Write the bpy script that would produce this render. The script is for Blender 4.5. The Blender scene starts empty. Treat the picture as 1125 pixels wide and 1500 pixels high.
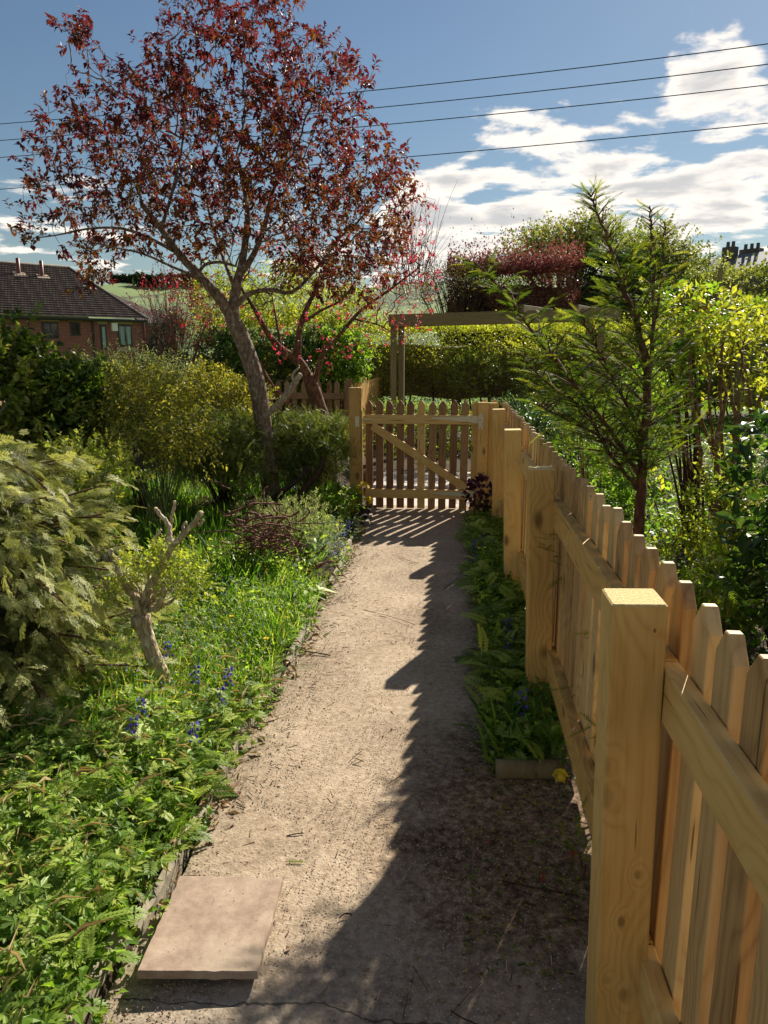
import bpy, math, random
import numpy as np
from mathutils import Vector, Matrix, Quaternion
random.seed(7); rng = np.random.default_rng(11)
SC = bpy.context.scene; COL = SC.collection
R = math.radians

# ------------------------------------------------------------ camera
F_PX = 1083.0; CAMH = 1.5
PITCH = math.atan((750 - 519) / F_PX)
YAW = math.atan((669 - 562.5) / F_PX * math.cos(PITCH))
cd = bpy.data.cameras.new('camera'); cam = bpy.data.objects.new('camera', cd); COL.objects.link(cam)
cd.sensor_fit = 'VERTICAL'; cd.sensor_height = 36; cd.lens = F_PX / 1500 * 36
cd.clip_start = 0.05; cd.clip_end = 4000
cam.location = (0, 0, CAMH); cam.rotation_euler = (math.pi / 2 - PITCH, 0, YAW)
SC.camera = cam

# ------------------------------------------------------------ light
SUN = Vector((0.58, 1.38, 1.0)).normalized()
ELEV = math.asin(SUN.z); AZ = math.atan2(SUN.x, SUN.y)
sl = bpy.data.lights.new('sun', 'SUN'); so = bpy.data.objects.new('sun', sl); COL.objects.link(so)
sl.energy = 3.3; sl.angle = R(0.53); sl.color = (1.0, 0.92, 0.78)
so.rotation_euler = SUN.to_track_quat('Z', 'Y').to_euler(); so.location = (6, 14, 12)
SC.view_settings.view_transform = 'Standard'; SC.view_settings.look = 'None'
SC.view_settings.exposure = 1.62; SC.view_settings.gamma = 1; SC.view_settings.use_curve_mapping = False

class NT:
    def __init__(s, tree): s.t = tree; tree.nodes.clear()
    def n(s, typ, **kw):
        nd = s.t.nodes.new(typ)
        for k, v in kw.items():
            if k.startswith('i_'):
                key = k[2:]; key = int(key) if key.isdigit() else key.replace('_', ' ')
                nd.inputs[key].default_value = v
            else: setattr(nd, k, v)
        return nd
    def l(s, a, b): s.t.links.new(a, b)
    def val(s, sock, v):
        if hasattr(v, 'is_output'): s.l(v, sock)
        else: sock.default_value = v
    def math(s, op, a, b=0.0, c=None, clamp=False):
        nd = s.n('ShaderNodeMath', operation=op, use_clamp=clamp); s.val(nd.inputs[0], a); s.val(nd.inputs[1], b)
        if c is not None: s.val(nd.inputs[2], c)
        return nd.outputs[0]
    def mix(s, f, a, b, blend='MIX'):
        nd = s.n('ShaderNodeMix', data_type='RGBA', blend_type=blend)
        s.val(nd.inputs[0], f); s.val(nd.inputs[6], a if hasattr(a, 'is_output') else (*a[:3], 1)); s.val(nd.inputs[7], b if hasattr(b, 'is_output') else (*b[:3], 1))
        return nd.outputs[2]
    def ramp(s, f, stops, interp='LINEAR'):
        nd = s.n('ShaderNodeValToRGB'); nd.color_ramp.interpolation = interp
        e = nd.color_ramp.elements
        while len(e) < len(stops): e.new(0.5)
        for k, (p, c) in enumerate(stops):
            e[k].position = p; e[k].color = (*c, 1) if hasattr(c, '__len__') else (c, c, c, 1)
        s.val(nd.inputs[0], f); return nd.outputs[0]
    def noise(s, vec, scale, detail=4, rough=0.55, dist=0.0):
        nd = s.n('ShaderNodeTexNoise'); nd.inputs['Scale'].default_value = scale; nd.inputs['Detail'].default_value = detail
        nd.inputs['Roughness'].default_value = rough; nd.inputs['Distortion'].default_value = dist
        if vec is not None: s.l(vec, nd.inputs['Vector'])
        return nd.outputs[0]
    def mapr(s, v, a, b, c=0.0, d=1.0, smooth=True):
        nd = s.n('ShaderNodeMapRange'); nd.interpolation_type = 'SMOOTHSTEP' if smooth else 'LINEAR'
        s.val(nd.inputs[0], v)
        for i, x in enumerate((a, b, c, d)): nd.inputs[i + 1].default_value = x
        return nd.outputs[0]
    def vscale(s, vec, sc, loc=(0, 0, 0)):
        nd = s.n('ShaderNodeMapping'); s.l(vec, nd.inputs[0]); nd.inputs['Scale'].default_value = sc; nd.inputs['Location'].default_value = loc
        return nd.outputs[0]
    def bump(s, h, strength=0.3, dist=0.01):
        nd = s.n('ShaderNodeBump'); nd.inputs['Strength'].default_value = strength; nd.inputs['Distance'].default_value = dist
        s.l(h, nd.inputs['Height']); return nd.outputs[0]

# world: physical sky with broken cumulus laid on a high flat layer
w = bpy.data.worlds.new('World'); SC.world = w; w.use_nodes = True
t = NT(w.node_tree)
sky = t.n('ShaderNodeTexSky', sky_type='NISHITA'); sky.sun_disc = False
sky.sun_elevation = ELEV; sky.sun_rotation = AZ
sky.altitude = 300; sky.air_density = 1.35; sky.dust_density = 0.25; sky.ozone_density = 2.2
tc = t.n('ShaderNodeTexCoord'); D = tc.outputs['Generated']
sep = t.n('ShaderNodeSeparateXYZ'); t.l(D, sep.inputs[0])
z = t.math('MAXIMUM', sep.outputs[2], 0.0)
zz = t.math('ADD', z, 0.10)
cx = t.math('DIVIDE', sep.outputs[0], zz); cy = t.math('DIVIDE', sep.outputs[1], zz)
cmb = t.n('ShaderNodeCombineXYZ'); t.l(cx, cmb.inputs[0]); t.l(cy, cmb.inputs[1])
P = cmb.outputs[0]
n1 = t.noise(t.vscale(P, (1.0, 1.1, 1), (3.1, 1.4, 0)), 2.3, 9, 0.56, 0.2)
n2 = t.noise(t.vscale(P, (1, 1, 1), (7.7, 2.1, 0)), 0.45, 2, 0.5)
# fewer clouds overhead, more towards the horizon
elevbias = t.mapr(sep.outputs[2], 0.10, 0.56, 0.085, -0.055, False)
m = t.math('ADD', t.math('ADD', n1, t.math('MULTIPLY', t.math('SUBTRACT', n2, 0.5), 0.35)), elevbias)
CLOUD_SPOTS = []
def cdir(px, py):
    v = Vector(((px - 562.5) / F_PX, -(py - 750) / F_PX, -1)); v.rotate(cam.rotation_euler); return v.normalized()
vd = t.n('ShaderNodeVectorMath', operation='ADD')
nz3 = t.n('ShaderNodeTexNoise'); nz3.inputs['Scale'].default_value = 14; nz3.inputs['Detail'].default_value = 6; t.l(D, nz3.inputs['Vector'])
nsub = t.n('ShaderNodeVectorMath', operation='SUBTRACT'); t.l(nz3.outputs['Color'], nsub.inputs[0]); nsub.inputs[1].default_value = (.5, .5, .5)
nsc = t.n('ShaderNodeVectorMath', operation='SCALE'); t.l(nsub.outputs[0], nsc.inputs[0]); nsc.inputs['Scale'].default_value = 0.10
t.l(D, vd.inputs[0]); t.l(nsc.outputs[0], vd.inputs[1])
for (px, py, rad, amt) in [(1040, 95, .055, .20), (1110, 5, .08, -.12), (930, 60, .05, -.10), (560, 240, .05, .10), (700, 250, .10, .17), (850, 275, .10, .14), (1060, 285, .10, .11), (640, 330, .09, .13), (860, 185, .05, .07), (900, 345, .09, .08),
                           (60, 290, .10, .03), (420, 40, .30, -.15), (760, 60, .2, -.17), (820, 215, .07, -.05), (700, 330, .05, -.06), (230, 120, .25, -.15), (620, 130, .09, -.08)]:
    dd = t.n('ShaderNodeVectorMath', operation='DISTANCE'); t.l(vd.outputs[0], dd.inputs[0]); dd.inputs[1].default_value = cdir(px, py)
    m = t.math('ADD', m, t.mapr(dd.outputs['Value'], rad * 1.35, rad * 0.2, 0.0, amt))
mask = t.mapr(m, 0.525, 0.62, 0.0, 1.0)
mask = t.math('MULTIPLY', mask, t.mapr(sep.outputs[2], 0.0, 0.03, 0, 1))
# grey thick bellies, white rims: density decides
belly = t.mapr(t.math('ADD', m, t.math('MULTIPLY', t.math('SUBTRACT', t.noise(t.vscale(P, (1, 1, 1), (1, 5, 0)), 4.5, 5), 0.5), 0.16)), 0.62, 0.80, 0, 1)
ccol = t.mix(belly, (3.6, 3.3, 2.95), (2.05, 2.0, 1.98))
skyc = t.mix(1.0, sky.outputs[0], (0.172, 0.186, 0.200), 'MULTIPLY')
fin = t.mix(t.math('MULTIPLY', mask, 0.92), skyc, ccol)
bg = t.n('ShaderNodeBackground'); t.l(fin, bg.inputs[0]); bg.inputs[1].default_value = 0.11
wo = t.n('ShaderNodeOutputWorld'); t.l(bg.outputs[0], wo.inputs[0])

# ------------------------------------------------------------ geometry helpers
def nrm(a): return a / np.maximum(np.linalg.norm(a, axis=-1, keepdims=True), 1e-9)
_ct, _st, _ca, _sa = math.cos(PITCH), math.sin(PITCH), math.cos(YAW), math.sin(YAW)
_RT = np.array([_ca, _sa, 0]); _HD = np.array([-_sa, _ca, 0])
_FW = np.array([_HD[0] * _ct, _HD[1] * _ct, -_st]); _UP = np.array([_HD[0] * _st, _HD[1] * _st, _ct])
def ray(x, y): return _FW + (x - 562.5) / F_PX * _RT - (y - 750) / F_PX * _UP
def at(x, y, Y):
    r = ray(x, y); return np.array([0, 0, CAMH]) + r * (Y / r[1])
def gz(x, y, z=0.0):
    r = ray(x, y); return np.array([0, 0, CAMH]) + r * ((z - CAMH) / r[2])
def link(name, me, m=None, parent=None):
    o = bpy.data.objects.new(name, me); COL.objects.link(o)
    if m is not None and me is not None and not me.materials: me.materials.append(m)
    if parent is not None: o.parent = parent
    return o
def raw(name, V, F, rnd=None, smooth=False, m=None, parent=None, origin=None):
    """V (n,3); F array (k,3|4) or list of such arrays."""
    V = np.asarray(V, dtype=np.float32)
    if origin is not None: V = V - np.asarray(origin, dtype=np.float32)
    Fs = F if isinstance(F, list) and isinstance(F[0], np.ndarray) else [F]
    Fs = [np.asarray(f, dtype=np.int32) for f in Fs if len(f)]
    me = bpy.data.meshes.new(name)
    nl = sum(f.size for f in Fs); nf = sum(len(f) for f in Fs)
    me.vertices.add(len(V)); me.loops.add(nl); me.polygons.add(nf)
    me.vertices.foreach_set('co', V.ravel())
    me.loops.foreach_set('vertex_index', np.concatenate([f.ravel() for f in Fs]))
    tot = np.concatenate([np.full(len(f), f.shape[1], np.int32) for f in Fs])
    me.polygons.foreach_set('loop_start', np.concatenate([[0], np.cumsum(tot)[:-1]]).astype(np.int32))
    me.polygons.foreach_set('loop_total', tot)
    me.polygons.foreach_set('use_smooth', np.full(nf, bool(smooth)))
    if rnd is not None:
        a = me.attributes.new('rnd', 'FLOAT', 'FACE'); a.data.foreach_set('value', np.asarray(rnd, np.float32))
    me.update(calc_edges=True)
    o = link(name, me, m, parent)
    if origin is not None: o.location = tuple(float(c) for c in origin)
    return o
def tag(o, label=None, cat=None, group=None, kind=None):
    if label: o['label'] = label
    if cat: o['category'] = cat
    if group: o['group'] = group
    if kind: o['kind'] = kind
    return o
def thing(name, label, cat, loc, group=None):
    o = bpy.data.objects.new(name, None); COL.objects.link(o); o.location = tuple(float(c) for c in loc)
    o.empty_display_size = 0.1
    return tag(o, label, cat, group)
def fix(o, root):
    """parent o (built in world coordinates) under root, keeping its place"""
    o.parent = root; o.location = Vector(o.location) - root.location; return o
def lathe_box(sx, sy, sz, bev=0.003):
    """box with chamfered long edges, long axis z from 0 to sz, centred in x,y"""
    b = bev; x, y = sx / 2, sy / 2
    ring = [(-x + b, -y), (x - b, -y), (x, -y + b), (x, y - b), (x - b, y), (-x + b, y), (-x, y - b), (-x, -y + b)]
    V = []; 
    for zz_, k in ((0, 1 - 2 * b / max(sx, 0.02)), (b, 1), (sz - b, 1), (sz, 1 - 2 * b / max(sx, 0.02))):
        for p in ring: V.append((p[0] * k, p[1] * (1 - (1 - k) * sx / sy) if sy > 0 else 0, zz_))
    Q = [[i * 8 + j, i * 8 + (j + 1) % 8, i * 8 + 8 + (j + 1) % 8, i * 8 + 8 + j] for i in range(3) for j in range(8)]
    V.append((0, 0, 0)); V.append((0, 0, sz))
    T = [[32, (j + 1) % 8, j] for j in range(8)] + [[33, 24 + j, 24 + (j + 1) % 8] for j in range(8)]
    return np.array(V), [np.array(Q), np.array(T)]
def beam(name, p0, p1, sx, sy, m, root, bev=0.003, side=(1, 0, 0), off=0.0, me=None):
    """timber from p0 to p1; its local x follows `side`"""
    p0 = Vector(tuple(map(float, p0))); p1 = Vector(tuple(map(float, p1))); d = (p1 - p0); L = d.length; zax = d.normalized()
    xax = Vector(side); xax = (xax - zax * xax.dot(zax)).normalized(); yax = zax.cross(xax)
    if me is None:
        V, Fx = lathe_box(sx, sy, L, bev); o = raw(name, V, Fx, m=m)
    else: o = link(name, me)
    M = Matrix((xax, yax, zax)).transposed().to_4x4(); M.translation = p0 - (root.location if root else Vector())
    o.matrix_local = M
    if root: o.parent = root; o.matrix_local = M
    return o
def tubes(chains, sides=6):
    """chains: list of (pts (n,3), radii (n,)) -> V, Q"""
    VV = []; QQ = []; base = 0; TT = []
    for pts, rad in chains:
        pts = np.asarray(pts, float); rad = np.asarray(rad, float); n = len(pts)
        if n < 2: continue
        s = sides if rad.max() > 0.012 else (5 if rad.max() > 0.005 else 3)
        if rad.max() > 0.05: s = max(sides, 12)
        tan = nrm(np.gradient(pts, axis=0))
        u = np.array([1, 0, 0.]) if abs(tan[0][0]) < 0.8 else np.array([0, 1., 0])
        U = np.zeros((n, 3)); 
        for i in range(n):
            u = u - tan[i] * u.dot(tan[i]); u = u / max(np.linalg.norm(u), 1e-9); U[i] = u
        W = np.cross(tan, U)
        a = np.arange(s) * 2 * math.pi / s
        ring = pts[:, None, :] + rad[:, None, None] * (np.cos(a)[None, :, None] * U[:, None, :] + np.sin(a)[None, :, None] * W[:, None, :])
        VV.append(ring.reshape(-1, 3))
        i = np.arange(n - 1)[:, None] * s; j = np.arange(s)[None, :]; j2 = (j + 1) % s
        q = np.stack([i + j, i + j2, i + s + j2, i + s + j], -1).reshape(-1, 4) + base
        QQ.append(q)
        c = base + n * s; VV.append(pts[-1:]+tan[-1:]*rad[-1]*0.3)
        TT.append(np.stack([np.arange(s), (np.arange(s) + 1) % s, np.full(s, n * s)], -1) + base + np.array([(n - 1) * s, (n - 1) * s, 0]))
        base += n * s + 1
    return np.concatenate(VV), [np.concatenate(QQ), np.concatenate(TT)]
def tubeobj(name, chains, m, parent=None, sides=6, jitter=0.0, origin=None):
    V, Fx = tubes(chains, sides)
    if jitter: V = V + rng.normal(0, jitter, V.shape)
    o = raw(name, V, Fx, smooth=True, m=m, origin=origin)
    if parent: fix(o, parent)
    return o
def bez(p0, p1, p2, n=8):
    t_ = np.linspace(0, 1, n)[:, None]; p0, p1, p2 = map(lambda a: np.asarray(a, float), (p0, p1, p2))
    return (1 - t_) ** 2 * p0 + 2 * t_ * (1 - t_) * p1 + t_ ** 2 * p2
def smoothline(P, sub=4):
    P = np.asarray(P, float); n = len(P); out = []
    for i in range(n - 1):
        a = P[max(i - 1, 0)]; b = P[i]; c = P[i + 1]; d = P[min(i + 2, n - 1)]
        for k in range(sub):
            u = k / sub
            out.append(0.5 * ((2 * b) + (-a + c) * u + (2 * a - 5 * b + 4 * c - d) * u * u + (-a + 3 * b - 3 * c + d) * u ** 3))
    out.append(P[-1]); return np.array(out)

# ---- leaf templates (x across, y along, z up), all triangles
def T_leaf(wd=.28, droop=.12, fold=.10):
    V = np.array([(0, 0, 0), (-wd, .45, fold), (0, .5, 0), (wd, .45, fold), (0, 1, -droop)])
    return V, np.array([(0, 2, 1), (0, 3, 2), (1, 2, 4), (2, 3, 4)])
def T_oval(wd=.3, droop=.1, fold=.08):
    V = np.array([(0, 0, 0), (-wd * .8, .28, fold), (-wd, .6, fold * .7), (0, 1, -droop), (wd, .6, fold * .7), (wd * .8, .28, fold), (0, .45, 0)])
    return V, np.array([(0, 6, 1), (1, 6, 2), (2, 6, 3), (3, 6, 4), (4, 6, 5), (5, 6, 0)])
def T_quad(wd=.35):
    V = np.array([(0, 0, 0), (-wd, .5, .06), (wd, .5, .06), (0, 1, -.05)])
    return V, np.array([(0, 2, 1), (1, 2, 3)])
def T_blade(w0=.03, bend=.35):
    ts = [0, .35, .7]; V = []
    for t_ in ts: wv = w0 * (1 - t_ * .55); V += [(-wv, t_, -bend * t_ * t_), (wv, t_, -bend * t_ * t_)]
    V.append((0, 1, -bend * 1.15)); V = np.array(V)
    return V, np.array([(0, 1, 2), (1, 3, 2), (2, 3, 4), (3, 5, 4), (4, 5, 6)])
def T_stick(w0=.02):
    V = np.array([(-w0, 0, 0), (w0, 0, 0), (0, 0, w0 * 1.6), (-w0 * .5, 1, 0), (w0 * .5, 1, 0), (0, 1, w0)])
    return V, np.array([(0, 1, 4), (0, 4, 3), (1, 2, 5), (1, 5, 4), (2, 0, 3), (2, 3, 5)])
def merge(parts):
    V = []; Fq = []; b = 0
    for v, f in parts: V.append(v); Fq.append(f + b); b += len(v)
    return np.concatenate(V), np.concatenate(Fq)
def xf(T, pos, ang, sc, tilt=0.0, sx=1.0):
    V = T[0] * np.array([sc * sx, sc, sc]); c, s_ = math.cos(ang), math.sin(ang)
    V = np.stack([V[:, 0] * c + V[:, 1] * s_, -V[:, 0] * s_ + V[:, 1] * c, V[:, 2] + tilt * np.hypot(V[:, 0], V[:, 1])], 1)
    return V + np.array(pos), T[1]
def T_needles(n=13, ln=.17, ang=1.0, wd=.018, droop=.15):
    ps = [T_stick(.012)]
    nd = (np.array([(-wd, 0, 0), (wd, 0, 0), (0, 1, 0)]) , np.array([(0, 1, 2)]))
    for i in range(n):
        t_ = .06 + .92 * i / n
        for s_ in (-1, 1):
            l_ = ln * (1.0 if t_ < .75 else 1.0 - (t_ - .75) * 1.6) * (.8 + .2 * ((i * 7) % 3))
            v = nd[0] * np.array([1, l_, 1]); ps.append(xf((v, nd[1]), (0, t_, 0), s_ * (ang - .25 * t_), 1, tilt=.15))
    ps.append(xf((nd[0] * np.array([1, ln, 1]), nd[1]), (0, .98, 0), 0, 1))
    V, Fq = merge(ps); V = V.copy(); V[:, 2] -= droop * V[:, 1] ** 2; return V, Fq
def T_cypress(n=7, seed=0, droop=.3):
    """flat feathery spray: rachis, side shoots, each with little scale-leaf points"""
    rr = random.Random(seed); tri = (np.array([(-.5, 0, 0), (.5, 0, 0), (0, 1, 0)]), np.array([(0, 1, 2)])); ps = []
    def pt(p, a, l_, w_): ps.append(xf((tri[0] * np.array([w_, l_, 1]), tri[1]), p, a, 1))
    pt((0, 0, 0), 0, 1.0, .028)
    for i in range(n):
        y = .08 + .80 * i / n
        for s_ in (-1, 1):
            L = (.42 - .26 * y) * rr.uniform(.75, 1.15); a = s_ * rr.uniform(.6, .85); p = np.array([0, y + .03 * s_, rr.uniform(-.02, .02)])
            pt(p, a, L, .03); d = np.array([math.sin(a), math.cos(a), 0])
            for k in range(3):
                q = p + d * L * (.25 + .25 * k)
                for s2 in (-1, 1): pt(q, a + s2 * .6, L * (.42 - .09 * k), .028)
    V, Fq = merge(ps); V = V.copy(); V[:, 2] -= droop * V[:, 1] ** 2; return V, Fq
def T_fern(n=8, seed=1, droop=.35):
    rr = random.Random(seed); ps = [T_stick(.012)]; q = T_leaf(.20, .05, .03)
    for i in range(n):
        y = .12 + .82 * i / n; L = .36 * math.sin(math.pi * (.18 + .72 * y)) ** .8
        for s_ in (-1, 1):
            a = s_ * (1.15 - .45 * y); ps.append(xf(q, (0, y, 0), a, L * rr.uniform(.85, 1.1), tilt=.12))
            d = np.array([math.sin(a), math.cos(a), 0])
            for s2 in (-1, 1): ps.append(xf(q, np.array([0, y, 0]) + d * L * .4, a + s2 * .75, L * .5, tilt=.1))
    ps.append(xf(q, (0, .95, 0), 0, .16)); V, Fq = merge(ps); V = V.copy(); V[:, 2] -= droop * V[:, 1] ** 2; return V, Fq
def T_lobed(lobes=5, seed=2):
    """palmate leaf on a short stalk, with toothed lobes"""
    pts = []; 
    for i in range(lobes):
        a0 = -2.1 + 4.2 * i / (lobes - 1); da = 4.2 / (lobes - 1) / 2; L = .55 + .16 * math.cos(a0)
        for (o_, r_) in ((-.95, .38), (-.5, .86), (-.28, .80), (0, 1.08), (.28, .80), (.5, .86), (.95, .38)):
            if i > 0 and o_ == -.95: continue
            a = a0 + o_ * da; pts.append((math.sin(a) * L * r_, .35 + math.cos(a) * L * r_, .05 * abs(o_) - .10 * r_ * r_))
    V = np.array([(0, .35, 0.02)] + pts); n = len(pts)
    Fq = [(0, i + 1, i) for i in range(1, n)]
    st = T_stick(.012); st = (st[0] * np.array([1, .36, 1]), st[1])
    return merge([(V, np.array(Fq)), st])
def T_flower5(r=.5, ptl=.5):
    ps = []
    q = (np.array([(0, 0, 0), (-.25, .6, .05), (.25, .6, .05), (0, .95, .1)]), np.array([(0, 2, 1), (1, 2, 3)]))
    for k in range(5): ps.append(xf(q, (0, 0, 0), k * 2 * math.pi / 5, r))
    return merge(ps)
def place(T, pos, fwd, up, scale, rnd=None):
    pos = np.asarray(pos, float); n = len(pos); f = nrm(np.asarray(fwd, float)); u = np.asarray(up, float)
    s_ = nrm(np.cross(f, u)); u2 = np.cross(s_, f); scale = np.broadcast_to(np.asarray(scale, float).reshape(-1, 1, 1), (n, 1, 1))
    tv = T[0]
    V = pos[:, None, :] + scale * (tv[None, :, 0:1] * s_[:, None, :] + tv[None, :, 1:2] * f[:, None, :] + tv[None, :, 2:3] * u2[:, None, :])
    Fq = T[1][None] + (np.arange(n) * len(tv))[:, None, None]
    if rnd is None: rnd = rng.random(n)
    return V.reshape(-1, 3), Fq.reshape(-1, 3), np.repeat(rnd, len(T[1]))
def cat(lst):
    V = []; Fq = []; Rr = []; b = 0
    for v, f, r in lst: V.append(v); Fq.append(f + b); Rr.append(r); b += len(v)
    return np.concatenate(V), np.concatenate(Fq), np.concatenate(Rr)
def leafobj(name, lst, m, parent=None, kind=None):
    V, Fq, Rr = cat(lst) if isinstance(lst, list) else lst
    o = raw(name, V, Fq, rnd=Rr, m=m)
    if parent: fix(o, parent)
    if kind: o['kind'] = kind
    return o
def rdir(n, up=0.0): return nrm(rng.normal(0, 1, (n, 3)) + np.array([0, 0, up]))

# ---- branching by space colonisation
def grow(limbs, attr, step=.09, kill=.13, infl=.9, iters=70, wob=.25):
    """limbs: list of (pts, radii, parent_limb_point or -1). returns nodes, parent, minradius"""
    N = []; Pn = []; Rm = []
    for pts, rad, par in limbs:
        base = len(N)
        for i in range(len(pts)):
            N.append(pts[i]); Rm.append(rad[i])
            if i == 0:
                if par is None: Pn.append(-1)
                else:
                    d = [np.linalg.norm(np.asarray(q) - pts[0]) for q in N[:-1]]; Pn.append(int(np.argmin(d)))
            else: Pn.append(base + i - 1)
    N = np.array(N); A = attr.copy()
    start = 0
    d = np.linalg.norm(A[:, None, :] - N[None], axis=2); ni = d.argmin(1); nd = d.min(1)
    par = list(Pn); nodes = [N]; cnt = len(N); allN = N
    for it in range(iters):
        act = nd < infl
        if not act.any(): break
        tgt = nrm(A[act] - allN[ni[act]]); acc = np.zeros((cnt, 3)); np.add.at(acc, ni[act], tgt)
        idx = np.unique(ni[act]); dirs = nrm(nrm(acc[idx]) + rng.normal(0, wob, (len(idx), 3)))
        new = allN[idx] + dirs * step
        par += list(idx); allN = np.concatenate([allN, new])
        d = np.linalg.norm(A[:, None, :] - new[None], axis=2); k = d.argmin(1); dm = d.min(1); up_ = dm < nd
        nd = np.where(up_, dm, nd); ni = np.where(up_, k + cnt, ni); cnt = len(allN)
        keep = nd > kill; A = A[keep]; nd = nd[keep]; ni = ni[keep]
        if len(A) == 0: break
    return allN, np.array(par), np.array(Rm)
def skeleton(nodes, par, Rm, tip=.0016, e=2.3):
    n = len(nodes); acc = np.zeros(n); nch = np.zeros(n, int)
    order = range(n - 1, -1, -1); rad = np.zeros(n); big = np.full(n, -1); bigr = np.zeros(n)
    for i in order:   # children always have larger index except limb roots (also larger)
        r = tip if acc[i] == 0 else acc[i] ** (1 / e)
        if i < len(Rm): r = max(min(r, Rm[i] * 1.15), Rm[i])
        rad[i] = r; p = par[i]
        if p >= 0:
            acc[p] += r ** e; nch[p] += 1
            if r > bigr[p]: bigr[p] = r; big[p] = i
    chains = []; done = np.zeros(n, bool)
    for i in range(n):
        if done[i]: continue
        ch = []; p = par[i]
        if p >= 0: ch.append(p)
        j = i
        while j >= 0 and not done[j]: ch.append(j); done[j] = True; j = big[j]
        pts = nodes[ch]; rr = rad[ch].copy()
        if p >= 0: rr[0] = min(rr[1] * 1.25, rad[p])
        if len(pts) >= 2: chains.append((pts, rr))
    return chains, rad, nch
# ------------------------------------------------------------ materials
def newmat(name):
    m = bpy.data.materials.new(name); m.use_nodes = True; return m, NT(m.node_tree)
def finish(t, base, rough=.7, normal=None, metal=0.0, spec=.4):
    b = t.n('ShaderNodeBsdfPrincipled'); t.val(b.inputs['Base Color'], base if hasattr(base, 'is_output') else (*base, 1)); t.val(b.inputs['Roughness'], rough)
    b.inputs['Metallic'].default_value = metal; b.inputs['Specular IOR Level'].default_value = spec
    if normal is not None: t.l(normal, b.inputs['Normal'])
    o = t.n('ShaderNodeOutputMaterial'); t.l(b.outputs[0], o.inputs[0]); return b
def flat(name, c, rough=.6, var=.15, sc=30, metal=0.0, spec=.4, bump=.15):
    m, t = newmat(name); tc = t.n('ShaderNodeTexCoord'); n = t.noise(tc.outputs['Object'], sc, 5, .6)
    c2 = tuple(x * (1 - var * 2) for x in c); c1 = tuple(min(1, x * (1 + var)) for x in c)
    finish(t, t.ramp(n, [(.3, c2), (.7, c1)]), rough, t.bump(n, bump, .004), metal, spec); return m
def leafmat(name, cols, trans=.42, rough=.5, tgain=(1.5, 1.45, .75), spec=.25, big=.35):
    g_ = sum(c[1] for c in cols) > sum(c[0] for c in cols) * 1.25 and name not in ('ivy_leaf', 'dark_conifer_leaf') and 'petal' not in name
    if g_: cols = [(c[0] * 1.85, c[1] * 1.60, c[2] * 1.05) for c in cols]; trans = min(.55, trans + .06)
    elif 'petal' not in name and 'grit' not in name: cols = [tuple(min(.6, x * 1.35) for x in c) for c in cols]
    return _leafmat(name, cols, trans, rough, tgain, spec, big)
def _leafmat(name, cols, trans, rough, tgain, spec, big):
    """cols: colours picked at random leaf by leaf (attribute rnd), with a slow drift across the plant"""
    m, t = newmat(name); a = t.n('ShaderNodeAttribute', attribute_name='rnd'); g = t.n('ShaderNodeNewGeometry')
    dr = t.noise(g.outputs['Position'], 2.3, 2)
    f = t.math('ADD', a.outputs['Fac'], t.math('MULTIPLY', t.math('SUBTRACT', dr, .5), big * 2), clamp=True)
    k = len(cols); col = t.ramp(f, [((i + .5) / k, c) for i, c in enumerate(cols)])
    pr = t.n('ShaderNodeBsdfPrincipled'); t.l(col, pr.inputs['Base Color']); pr.inputs['Roughness'].default_value = rough; pr.inputs['Specular IOR Level'].default_value = spec
    tr = t.n('ShaderNodeBsdfTranslucent'); t.l(t.mix(1, col, tgain, 'MULTIPLY'), tr.inputs[0])
    mx = t.n('ShaderNodeMixShader'); mx.inputs[0].default_value = trans; t.l(pr.outputs[0], mx.inputs[1]); t.l(tr.outputs[0], mx.inputs[2])
    o = t.n('ShaderNodeOutputMaterial'); t.l(mx.outputs[0], o.inputs[0]); return m
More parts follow.
